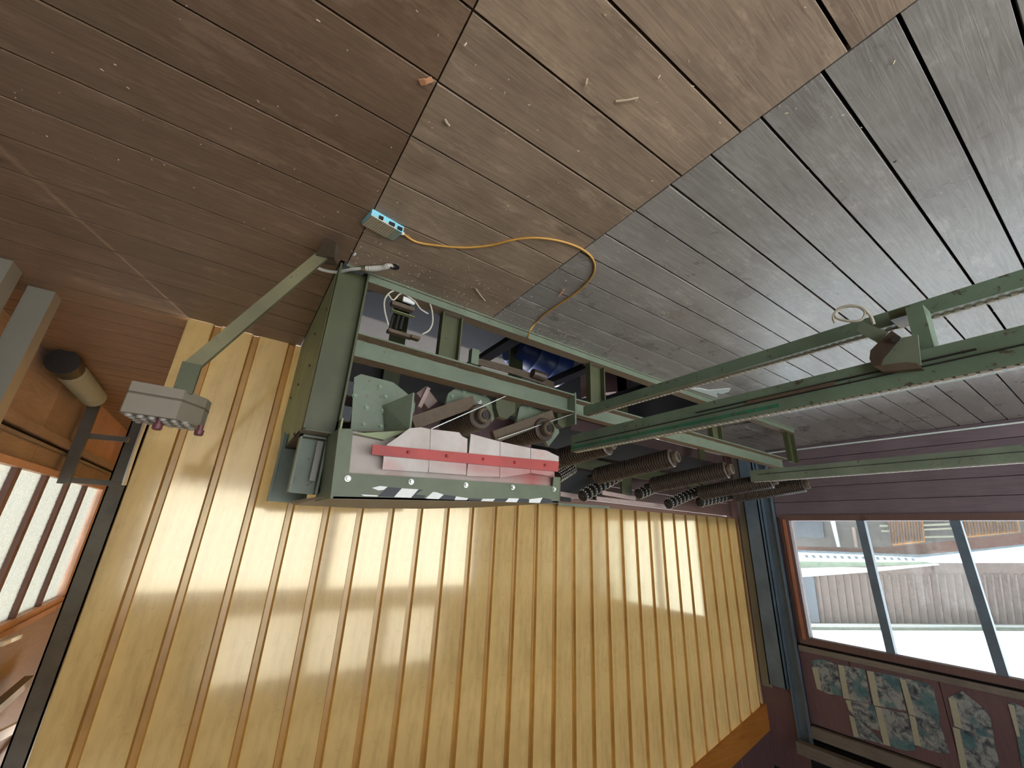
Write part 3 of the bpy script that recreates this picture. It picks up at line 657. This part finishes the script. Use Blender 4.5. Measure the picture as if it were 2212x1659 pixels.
for c_, pts in tapes: hp([cz(*p) for p in pts], YH-.0018, .0016, c_, 'tape_patch', fr)
m = MB(); m.prism([PY(764, 938, 2.42), PY(1195, 990, 2.42), PY(1195, 1045, 2.42), PY(757, 1020, 2.42)], (0, .01, 0)); part(m, 'back_sheet', 'curtain', hd)
m = MB(); m.box((-.45, 2.42, 1.02), (-.44, 2.6, 1.3)); m.prism([PY(765, 936, 2.35), PY(880, 930, 2.35), PY(830, 950, 2.35)], (0, .2, 0)); part(m, 'inner_sheet', 'greenL', hd)

# ================================================================== TRANSFER RAILS COMING TOWARDS THE VIEWER
def chain(m, x, z, y0, y1, pitch=.032):
    n = int(abs(y1-y0)/pitch)
    for i in range(n):
        y = y0+(y1-y0)*i/n
        m.box((x-.010, y, z), (x+.010, y+pitch*.62, z+.009)); m.box((x-.006, y+pitch*.62, z+.001), (x+.006, y+pitch, z+.005))
tr = tag(empty('chain_rail', (-2.3, .8, .8)), 'worn green chain rail pair running to the right edge, with a folded bracket', 'rail')
YE = -1.7
def xplate(pts, X, t, mat, name, label=None):
    m = MB(); m.prism([PX(x_, y_, X) for x_, y_ in pts], (-t, 0, 0)); part(m, name, mat, tr, label)
m = MB(); m.box((-2.24, YE, .825), (-2.20, 2.46, .938)); m.box((-2.27, YE, .938), (-2.20, 2.46, .95)); m.box((-2.33, YE, .815), (-2.20, 2.46, .825)); part(m, 'main_rail', 'greenB', tr)
m = MB(); m.box((-2.1995, .9, .912), (-2.196, 2.46, .930)); part(m, 'wear_strip', 'bright', tr, 'bright green worn strip')
m = MB(); m.box((-2.1995, YE, .885), (-2.190, 2.40, .889)); m.box((-2.1995, .2, .862), (-2.190, 1.35, .868)); part(m, 'seam_strip', 'steelD', tr, 'thin dark seam')
m = MB(); m.box((-2.1998, .65, .868), (-2.188, 1.05, .884)); part(m, 'slot', 'rust', tr, 'rusty slot in the rail')
m = MB(); chain(m, -2.214, .95, YE, 2.44); part(m, 'chain', 'chainm', tr)['kind'] = 'stuff'
m = MB(); m.box((-2.36, YE, .55), (-2.35, 2.47, .60)); m.box((-2.42, YE, .60), (-2.35, 2.47, .612)); m.box((-2.42, YE, .54), (-2.35, 2.47, .55)); part(m, 'lower_rail', 'greenB', tr)
m = MB(); chain(m, -2.40, .612, YE, 2.46); part(m, 'chain', 'chainm', tr)['kind'] = 'stuff'
xplate(((1955, 665), (1993, 657), (2027, 782), (1985, 786)), -2.23, .10, 'greenB', 'upright')
m = MB(); m.box((-2.40, .345, .58), (-2.27, .42, .62)); part(m, 'foot_plate', 'greenShade', tr)
xplate(((1946, 730), (1982, 723), (1989, 788), (1903, 788), (1908, 775)), -2.17, .012, 'green', 'bracket')
xplate(((1878, 775), (1880, 757), (1894, 743), (1926, 714), (1946, 728), (1935, 743), (1908, 775), (1903, 789), (1885, 791)), -2.165, .05, 'steel', 'bracket_side', 'dusty brown bracket side')
xplate(((1885, 791), (1957, 782), (1980, 784), (1991, 795), (1907, 803)), -2.16, .05, 'rust', 'bracket_lip', 'dusty brown bracket lip')
xplate(((1862, 693), (1919, 718), (1898, 741), (1849, 714)), -2.20, .03, 'green', 'arm')
m = MB(); m.lathe(PX(1934, 733, -2.15), PX(1934, 733, -2.2), [(0, .014), (1, .016)], 10); part(m, 'pivot_bolt', 'steelD', tr)
m = MB(); m.tube([PX(x_, y_, -2.2) for x_, y_ in ((1804, 698), (1800, 682), (1815, 665), (1845, 660), (1868, 672), (1862, 690), (1838, 694), (1810, 688), (1806, 676), (1825, 663), (1860, 664), (1880, 682), (1888, 700))], .006, 8, 6); part(m, 'cable_loop', 'cable', tr, 'loop of pale ochre cable', True)
m = MB(); m.box((-2.33, YE, 0), (-2.21, YE+.08, .82)); part(m, 'leg', 'greenB', tr)
t2 = tag(empty('chain_rail', (-5.45, 1, .7)), 'thin green rail at the far end in front of the dark wall below the window', 'rail')
m = MB(); m.box((-5.42, YE, .70), (-5.40, 2.69, .815)); m.box((-5.50, YE, .815), (-5.40, 2.69, .828)); m.box((-5.5, YE, .69), (-5.4, 2.69, .70)); part(m, 'main_rail', 'green', t2)
m = MB(); m.box((-5.3995, YE, .745), (-5.392, 2.6, .75)); part(m, 'seam_strip', 'steelD', t2)
m = MB(); chain(m, -5.43, .828, YE, 2.68, .05); part(m, 'chain', 'chainm', t2)['kind'] = 'stuff'
m = MB(); m.box((-5.48, YE, 0), (-5.4, YE+.08, .69)); part(m, 'leg', 'green', t2)

# ================================================================== CONTROL CONSOLE
cs = tag(empty('control_console', (-.17, 2.4, 0)), 'beige push button console box on a leaning green post at the left', 'console')
m = MB(); a = PY(703, 562, 2.4); b = PY(408, 797, 2.4); m.bar((a.x, 2.4, .02), b, .045, .062, (0, 0, 1)); part(m, 'post', 'olive', cs)
m = MB(); m.box((b.x-.045, 2.375, b.z-.025), (b.x+.03, 2.425, 1.045)); part(m, 'neck', 'greenShade', cs)
x0, x1, z0, z1 = .272, .462, 1.045, 1.172
m = MB(); m.prism([(x1, 2.37, z0+.01), (x1, 2.37, z1), (x0, 2.37, z1), (x0, 2.37, z0+.01)], (0, .005, 0))
prof = [(x0, 2.365), (x1, 2.365), (x1+.01, 2.40), (x1-.03, 2.58), (x0-.06, 2.60), (x0-.10, 2.54), (x0-.085, 2.47)]
m = MB(); m.prism([(p[0], p[1], 1.035) for p in prof], (0, 0, .045)); part(m, 'lower_shell', 'console', cs)
m = MB(); m.prism([(p[0]*.995, p[1]+.004, 1.08) for p in prof], (0, 0, .01)); part(m, 'seam', 'rust', cs, 'dark seam round the box')
m = MB(); m.prism([(p[0], p[1], 1.09) for p in prof], (0, 0, .085)); hb = part(m, 'upper_shell', 'console', cs)
for r in range(4):
    for c_ in range(6):
        x_ = x1-.022-c_*.040-r*.006; y_ = 2.405+r*.047
        m = MB(); m.lathe((x_, y_, 1.175), (x_, y_, 1.187), [(0, .0145), (.35, .0145), (.4, .011), (.9, .011), (1, .008)], 12); m.build('button', 'button', cs, True)
for p in ((340, 921), (431, 930)):
    a = PY(*p, 2.43); m = MB(); m.lathe((a.x, 2.43, 1.175), (a.x, 2.43, 1.225), [(0, .012), (.4, .012), (.45, .019), (.9, .019), (1, .014)], 14); m.build('selector_knob', 'knob', cs, True)
# base cover and conduit
m = MB(); a = PZ(722, 512, 0)
pts = [PZ(x_, y_, 0) for x_, y_ in ((700, 520), (733, 535), (728, 575), (672, 566))]
m.add([tuple(p) for p in pts]+[tuple(PZ(x_, y_, .09)) for x_, y_ in ((703, 512), (726, 524), (722, 556), (682, 552))], [(3, 2, 1, 0), (4, 5, 6, 7), (0, 1, 5, 4), (1, 2, 6, 5), (2, 3, 7, 6), (3, 0, 4, 7)])
part(m, 'base_cover', 'rust', cs, 'dirty brown cover over the foot')
cd = [PZ(x_, y_, .03) for x_, y_ in ((679, 576), (700, 584), (728, 588), (758, 582), (785, 580))]
m = MB(); m.tube(cd, .011, 10, 6); part(m, 'conduit', 'conduit', cs, 'pale conduit at the foot', True)
m = MB(); P = [PZ(x_, y_, .03) for x_, y_ in ((785, 580), (808, 580), (828, 578))]+[PZ(842, 573, .02), PZ(851, 577, -.03)]
m.tube(P, lambda t: .0165+.0022*math.sin(t*170) if t < .7 else .0115, 12, 14); part(m, 'corrugated_sleeve', 'conduit', cs, 'ribbed grey sleeve', True)
m = MB(); m.lathe(PZ(783, 580, .03), PZ(791, 580, .03), [(0, .019), (1, .019)], 12); part(m, 'clip', 'greenShade', cs)
hole = MB(); a = PZ(852, 577, .002); hole.lathe((a.x, a.y, -.0), (a.x, a.y, .0025), [(0, .033), (1, .031)], 14); tag(hole.build('hole_shade_disc', 'void'), 'dark round disc for the shade in the floor hole where the ribbed sleeve ends', 'hole')  # dark disc laid on the boards, the hole's shade is its colour

# ================================================================== FOOT SWITCH AND CABLE
fs = tag(empty('foot_switch', tuple(PZ(835, 488))), 'light blue ribbed foot switch lying on the floor with an ochre cable', 'switch')
bl, brr = PZ(805, 451, .0), PZ(873, 490, .0); dx = (brr-bl); n = V((-dx.y, dx.x, 0)).normalized()
if n.y < 0: n = -n
H = .04
def q4(a, b, d0, d1, z0_, z1_): return [a+n*d0+V((0, 0, z0_)), b+n*d0+V((0, 0, z0_)), b+n*d1+V((0, 0, z1_)), a+n*d1+V((0, 0, z1_))]
m = MB(); lo = q4(bl, brr, 0, .13, 0, 0); hi = q4(bl, brr, .004, .126, H, .022); m.add(lo+hi, [(3, 2, 1, 0), (4, 5, 6, 7), (0, 1, 5, 4), (1, 2, 6, 5), (2, 3, 7, 6), (3, 0, 4, 7)]); part(m, 'housing', 'blue', fs)
m = MB(); L = dx.length; dd = dx/L
for i in range(11):
    a = bl+dd*(.008+i*.0128); m.add(q4(a, a+dd*.0075, .002, .132, H+.003, .024)+[p-V((0, 0, .012)) for p in q4(a, a+dd*.0075, .002, .132, H+.003, .024)], [(0, 1, 2, 3), (7, 6, 5, 4), (4, 5, 1, 0), (5, 6, 2, 1), (6, 7, 3, 2), (7, 4, 0, 3)])
part(m, 'tread_rib', 'straw', fs, 'beige ribs of the tread')['kind'] = 'stuff'
m = MB(); a = bl+dd*.002; b = bl+dd*(L-.006); Q = q4(a, b, .004, .128, H+.001, .0235); m.add(Q+[p-V((0, 0, .006)) for p in Q], [(0, 1, 2, 3), (7, 6, 5, 4), (4, 5, 1, 0), (5, 6, 2, 1), (6, 7, 3, 2), (7, 4, 0, 3)]); part(m, 'tread', 'ribbed', fs)
m = MB(); m.lathe(brr+n*.035+V((0, 0, .016)), brr+n*.04+dd*.022+V((0, 0, .014)), [(0, .011), (.7, .011), (1, .006)], 12); part(m, 'cable_gland', 'white', fs)
for t, s_ in ((.28, .012), (.62, .016), (.88, .014)):
    m = MB(); c_ = bl+dd*(L*t); m.box((c_.x-s_, c_.y-.006, .018), (c_.x+s_, c_.y+.004, .036)); part(m, 'mounting_slot', 'steelD', fs, 'dark mounting slot')
cp = [brr+n*.04+dd*.02+V((0, 0, .012))]+[PZ(x_, y_, .006) for x_, y_ in ((900, 523), (950, 531), (1005, 535), (1060, 530), (1110, 518), (1160, 514), (1215, 522), (1260, 540), (1283, 565), (1280, 595), (1250, 628), (1210, 656), (1175, 680), (1155, 700))]+[PZ(1143, 718, .06), PZ(1140, 735, .05)]
m = MB(); m.tube(cp, .0065, 8, 6); part(m, 'cable', 'cableY', fs, 'ochre cable', True)

# ================================================================== LEFT SIDE THINGS
for (cx, cy, s_, lab) in ((1.53, 4.36, .075, 'right hand one of two pale square columns at the left edge, blurred and glossy'), (1.66, 3.98, .085, 'pale square column cut by the left edge of the picture')):
    m = MB(); m.bbox((cx-s_, cy-s_, 0), (cx+s_, cy+s_, 5.6), .01); o = m.build('column', 'palegrey'); tag(o, lab, 'column')
a = PZ(118, 790, .12); b = PZ(200, 858, .12); a.x = 1.74; b.x = 1.78
hs = tag(empty('ribbed_hose', tuple(a)), 'grey green ribbed hose lying on the floor against the left wall', 'hose')
m = MB(); m.tube([a, (a+b)/2, b], lambda t: .12+.01*math.sin(t*190), 16, 70); m.build('hose', 'duct', hs, True)
m = MB(); d = (a-b).normalized(); m.lathe(a, a+d*.25, [(0, .135), (1, .135), (1, .09)], 16); m.build('end_drum', 'steelD', hs, True)
ld = tag(empty('steel_frame', (1.6, 7.9, 0)), 'dark steel ladder-like frame standing behind the console before the plywood wall', 'frame')
YF = 7.9
m = MB(); m.bar(PY(213, 852, YF), PY(137, 1045, YF), .08, .12, (1, 0, 0)); m.build('upright', 'darkgrey', ld)
for p, q in (((182, 941), (278, 950)), ((142, 1036), (262, 1046))):
    m = MB(); m.bar(PY(*p, YF), PY(*q, YF), .06, .07); m.build('rung', 'darkgrey', ld)
m = MB(); m.tube([PY(316, 905, pb.y-.05), PY(290, 977, pb.y-.05), PY(267, 1048, pb.y-.05)], .03, 8, 3); m.build('conduit', 'plastic', post_l)['label'] = 'thin white conduit on the post'
m = MB(); m.bar(PX(0, 1392, 1.8), PX(42, 1375, 1.8), .05, .05); m.build('x', 'plastic').name = 'strip_light'
o = bpy.data.objects['strip_light']; tag(o, 'white tube lamp above the left windows at the picture edge', 'lamp')
m = MB(); m.bar(PX(-60, 1620, 1.7), PX(44, 1566, 1.7), .06, .12); o = m.build('paper_roll', 'white'); tag(o, 'whitish wrapped roll high on the left wall at the lower left picture edge', 'roll')
for p, q in (((-20, 1540), (60, 1470)), ((10, 1659), (90, 1560))):
    m = MB(); m.bar(PX(*p, 1.75), PX(*q, 1.75), .1, .12); o = m.build('roof_beam', 'greywood', wl)

# ================================================================== CALENDAR SHEETS ABOVE THE WINDOW
XP = XR+.004
def sheet_px(pts, strip, lab):
    e = tag(empty('calendar_sheet', tuple(PX(*pts[0], XP))), lab, 'calendar', 'old calendar sheets pinned above the window')
    m = MB(); m.prism([PX(x_, y_, XP) for x_, y_ in pts], (.003, 0, 0)); m.build('picture', 'photo', e)
    if strip: m = MB(); m.prism([PX(x_, y_, XP+.0035) for x_, y_ in strip], (.0015, 0, 0)); m.build('date_strip', 'paper', e)
def cq(x, y): return (1560+x*.2947, 1300+y*.2947)
def C(l): return [cq(*p) for p in l]
sheet_px(C([(655, 425), (740, 420), (840, 460), (865, 590), (885, 690), (780, 675), (700, 640)]), C([(657, 478), (700, 480), (730, 650), (695, 638)]), 'torn calendar sheet nearest the corner post, upper end ragged')
sheet_px(C([(848, 458), (1045, 495), (1095, 750), (890, 708), (868, 600)]), C([(848, 460), (890, 470), (935, 715), (890, 705)]), 'second calendar sheet from the corner post in the row under the rail')
sheet_px(C([(1060, 505), (1290, 545), (1350, 800), (1110, 760)]), C([(1060, 505), (1110, 512), (1160, 768), (1112, 758)]), 'third calendar sheet from the corner post with dark cloudy picture')
sheet_px(C([(1295, 548), (1500, 600), (1545, 620), (1600, 850), (1590, 890), (1370, 825)]), C([(1300, 560), (1345, 575), (1420, 835), (1370, 822)]), 'fourth calendar sheet in the upper row with teal lower part')
sheet_px(C([(900, 715), (1110, 755), (1160, 945), (1060, 920), (930, 800)]), C([(902, 718), (940, 725), (960, 810), (930, 795)]), 'torn calendar sheet in the lower row with its middle ripped away')
sheet_px(C([(928, 825), (985, 850), (1110, 960), (1190, 1050), (1100, 1020), (965, 990)]), C([(930, 828), (968, 850), (1005, 995), (965, 985)]), 'lowest calendar scrap with a green picture corner')
sheet_px(C([(1118, 765), (1360, 820), (1420, 1090), (1330, 1090), (1180, 1045)]), C([(1118, 765), (1165, 780), (1235, 1060), (1185, 1045)]), 'lower row calendar sheet with dark night picture')
sheet_px(C([(1370, 830), (1595, 890), (1670, 1115), (1560, 1100), (1410, 1050)]), C([(1370, 830), (1415, 845), (1460, 1060), (1410, 1048)]), 'lower row calendar sheet with teal and pale picture')
sheet_px(C([(1655, 700), (1760, 655), (1930, 790), (1965, 850), (1995, 1000), (1900, 985), (1700, 910)]), C([(1657, 700), (1715, 725), (1760, 930), (1705, 912)]), 'calendar sheet right of the gap with a torn top edge')
sheet_px(C([(1690, 915), (1990, 1005), (2040, 1218), (1750, 1218)]), C([(1690, 918), (1740, 935), (1800, 1218), (1748, 1218)]), 'calendar sheet right of the gap, lower one with greenish picture')
sheet_px(C([(2095, 745), (2140, 740), (2260, 800), (2300, 1218), (2200, 1210), (2160, 985)]), C([(2095, 748), (2140, 760), (2185, 990), (2160, 985)]), 'calendar sheet cut by the right picture edge')
m = MB(); a = PX(1726, 1466, XR+.01); m.prism([PX(x_, y_, XR+.004) for x_, y_ in ((1721, 1461), (1729, 1464), (1730, 1468), (1722, 1466))], (.004, 0, 0)); tag(m.build('paper_scrap', 'paper'), 'tiny pale scrap stuck on the red panel beside the channel', 'scrap')
# thin pipe along the foot of the right wall
m = MB(); m.tube([(XR+.03, 3.6, .055), (XR+.03, 1, .06), (XR+.03, -3.2, .06)], .012, 8, 3); tag(m.build('wall_pipe', 'plastic'), 'thin pale pipe along the foot of the dark wall under the window', 'pipe')

# ================================================================== CHIPS, SPLINTERS, DUST
def chip(p, q, wd, mat, lab, cat='splinter', name='splinter'):
    a = PZ(*p, .006); b = PZ(*q, .006); c_ = (a+b)/2+V((0, 0, .004)); m = MB(); m.bar(a, c_, wd, .004).bar(c_, b, wd*.8, .004); tag(m.build(name, mat), lab, cat)
chip((907, 178), (934, 171), .022, 'chip', 'orange wood chip beside the long cross joint', 'wood chip', 'wood_chip')
chip((1264, 188), (1269, 170), .007, 'straw', 'short upright pale splinter on the grey brown board', )
chip((1330, 219), (1379, 211), .006, 'straw', 'bent thin pale splinter right of the short one')
chip((961, 257), (971, 272), .008, 'straw', 'small beige splinter below the orange chip')
chip((1028, 624), (1048, 650), .008, 'straw', 'thin pale splinter on the dusty boards near the green edge beam')
chip((1207, 640), (1218, 625), .012, 'chip', 'small curled reddish chip beside the cable bend', 'wood chip', 'wood_chip')
chip((1000, 100), (1008, 92), .006, 'straw', 'tiny pale splinter in the cross joint')
chip((1930, 350), (1936, 347), .004, 'steelD', 'dark tiny splinter across the open joint')
chip((763, 552), (768, 547), .014, 'white', 'small white crumb beside the foot of the console post', 'crumb', 'crumb')
chip((1925, 140), (1933, 130), .005, 'straw', 'pale sliver on the grey boards at the top right')
chip((1418, 170), (1426, 162), .005, 'straw', 'faint pale sliver near the middle section joint')
m = MB()
for i in range(900):
    if i < 420: x_, y_ = random.uniform(-2.6, -.3), 2.5-abs(random.gauss(0, .28))
    else: x_, y_ = random.uniform(-5, 1.3), random.uniform(0, 2.45)
    s_ = random.uniform(.0012, .004); a_ = random.uniform(0, 3.14); L_ = s_*random.uniform(1, 3.5)
    m.bar((x_, y_, .003+s_/2), (x_+L_*math.cos(a_), y_+L_*math.sin(a_), .003+s_/2), s_, s_*.5)
tag(m.build('sawdust', 'straw'), 'fine pale sawdust and crumbs scattered over the floor boards', 'sawdust', kind='stuff')
m = MB()
for i in range(260):
    x_ = random.uniform(-.95, -.30); y_ = random.gauss(2.22, .03); 
    if x_ > -.5: m.lathe((x_*.5-.15, y_, .002), (x_*.5-.15, y_, .007), [(0, .005), (1, .002)], 5)
# torn plastic scrap on the edge beam
m = MB(); m.prism([(PZ(x_, y_, .064) if PZ(x_, y_, .064).y > 2.49 else PZ(x_, y_, .004)) for x_, y_ in ((1480, 836), (1510, 838), (1530, 842), (1578, 838), (1575, 845), (1560, 850), (1548, 848), (1550, 858), (1520, 848))], (0, 0, .006)); tag(m.build('plastic_scrap', 'plastic'), 'torn white plastic scrap lying on the edge beam under the long rail', 'scrap')
# things in the pit
m = MB(); m.lathe(PY(1108, 742, 4.0), PY(1215, 800, 4.0), [(0, .24), (.04, .27), (.3, .27), (.33, .285), (.36, .27), (.64, .27), (.67, .285), (.7, .27), (.96, .27), (1, .24)], 24); tag(m.build('blue_drum', 'bluedrum', smooth=True), 'blue drum lying in the dark pit below the machine', 'drum')
m = MB(); m.prism([(-4.7, 3.9, -.9), (-3.9, 3.9, -.9), (-3.9, 3.9, -.3), (-4.7, 3.9, -.55)], (0, .25, 0)); tag(m.build('red_guard', 'redwood'), 'dark red guard plate in the pit under the rollers', 'guard')
m = MB(); m.tube([(-.7, 3.6, -1.88), (-1.5, 3.3, -1.86), (-2.4, 3.7, -1.87)], .03, 8, 8); tag(m.build('pit_pipe', 'steelD'), 'black pipe on the pale pit floor', 'pipe')

# ================================================================== OUTSIDE
gr = MB(); gr.box((-60, -60, -2.6), (60, 60, -2.5)); struct(gr.build('ground', 'greyclad'))
bd = tag(empty('warehouse', (-21, 5, -2.5)), 'weathered pinkish clad building with white metal roof edges seen through the right window', 'building')
XB = -21.0
def cb(x, y): return (1560+x*.2954, 950+y*.2954)
def B(pts, X, d, mat, name, lab=None, par=bd):
    m = MB(); m.prism([PX(*cb(*p), X) for p in pts], (-d, 0, 0)); o = m.build(name, mat, par)
    if lab: o['label'] = lab
    return o
B([(200, 900), (2600, 900), (2700, 1375), (200, 1345)], XB, .5, 'pinkwall', 'upper_wall')
B([(575, 1000), (668, 1000), (715, 1345), (640, 1345)], XB+.08, .05, 'dkglass', 'blue_panel', 'blue grey panel at the corner')
m = MB()
for k in range(30):
    x_ = 690+k*58; m.prism([PX(*cb(x_, 985), XB+.06), PX(*cb(x_+16, 985), XB+.06), PX(*cb(x_+16+60*.8, 1345), XB+.06), PX(*cb(x_+60*.8, 1345), XB+.06)], (-.05, 0, 0))
m.build('cladding_rib', 'pinkwall', bd)['kind'] = 'stuff'
B([(300, 1343), (2700, 1362), (2700, 1378), (300, 1362)], XB+.5, .6, 'zinc', 'eave_strip')
B([(300, 1370), (2700, 1384), (2700, 1396), (300, 1386)], XB+.7, .4, 'green', 'gutter', 'pale green gutter')
B([(300, 1390), (2700, 1402), (2700, 1418), (300, 1406)], XB+.8, .3, 'zinc', 'eave_strip')
B([(540, 925), (1060, 935), (1560, 905), (1570, 915), (1060, 968), (555, 1005)], XB+1.4, .3, 'zinc', 'roof_edge', 'white roof edge')
B([(540, 880), (1440, 888), (1560, 905), (1060, 925), (540, 940)], XB+1.6, .2, 'green', 'gutter', 'pale green gutter')
B([(540, 812), (1060, 832), (1440, 856), (2400, 750), (2500, 812), (1500, 892), (1060, 895), (540, 888)], XB+1.8, .3, 'zinc', 'roof_sheet', 'white metal lean-to roof')
B([(540, 806), (1060, 826), (1440, 846), (2400, 742), (2400, 756), (1440, 862), (1060, 842), (540, 822)], XB+1.95, .15, 'bluegrey', 'fascia', 'grey roof fascia')
m = MB()
for k in range(16):
    x_ = 600+k*52; m.prism([PX(*cb(x_, 842+k*1.5), XB+2.0), PX(*cb(x_+14, 842+k*1.5), XB+2.0), PX(*cb(x_+26, 862+k*1.5), XB+2.0), PX(*cb(x_+12, 862+k*1.5), XB+2.0)], (-.1, 0, 0))
m.build('roof_corrugation', 'bluegrey', bd)['kind'] = 'stuff'
B([(200, 300), (2600, 300), (2600, 800), (1440, 850), (200, 840)], XB+.3, .3, 'greyclad', 'lower_wall')
B([(545, 778), (1000, 792), (1280, 780), (2600, 640), (2600, 760), (1440, 835), (1000, 825), (550, 806)], XB+1.2, .2, 'rustred', 'rust_ledge', 'rust brown ledge')
B([(535, 598), (732, 598), (748, 722), (545, 712)], XB+.4, .05, 'dkglass', 'window', 'dark window')
B([(790, 590), (822, 590), (862, 784), (840, 784)], XB+.45, .05, 'zinc', 'downpipe', 'pale downpipe')
B([(945, 640), (968, 640), (990, 785), (970, 785)], XB+.45, .05, 'limb', 'wall_batten')
B([(1205, 560), (1465, 560), (1480, 748), (1250, 775)], XB+.5, .06, 'yelclad', 'cladding_panel', 'orange yellow corrugated panel')
B([(1740, 560), (2160, 560), (2180, 675), (1775, 716)], XB+.5, .06, 'yelclad', 'cladding_panel', 'orange yellow corrugated panel')
m = MB()
for k in range(12):
    x_ = 1212+k*21; m.prism([PX(*cb(x_, 560), XB+.56), PX(*cb(x_+8, 560), XB+.56), PX(*cb(x_+26, 762-k*2), XB+.56), PX(*cb(x_+18, 762-k*2), XB+.56)], (-.06, 0, 0))
for k in range(18):
    x_ = 1748+k*23; m.prism([PX(*cb(x_, 560), XB+.56), PX(*cb(x_+8, 560), XB+.56), PX(*cb(x_+30, 706-k*2), XB+.56), PX(*cb(x_+22, 706-k*2), XB+.56)], (-.06, 0, 0))
m.build('corrugation', 'pinkwall', bd)['kind'] = 'stuff'
for (a, b) in (((1150, 622), (1210, 622)), ((1160, 660), (1220, 660)), ((1465, 618), (1660, 610)), ((1475, 650), (1690, 640)), ((1480, 705), (1690, 700))):
    B([a, b, (b[0]+3, b[1]+14), (a[0]+3, a[1]+14)], XB+.5, .05, 'paper', 'slat')
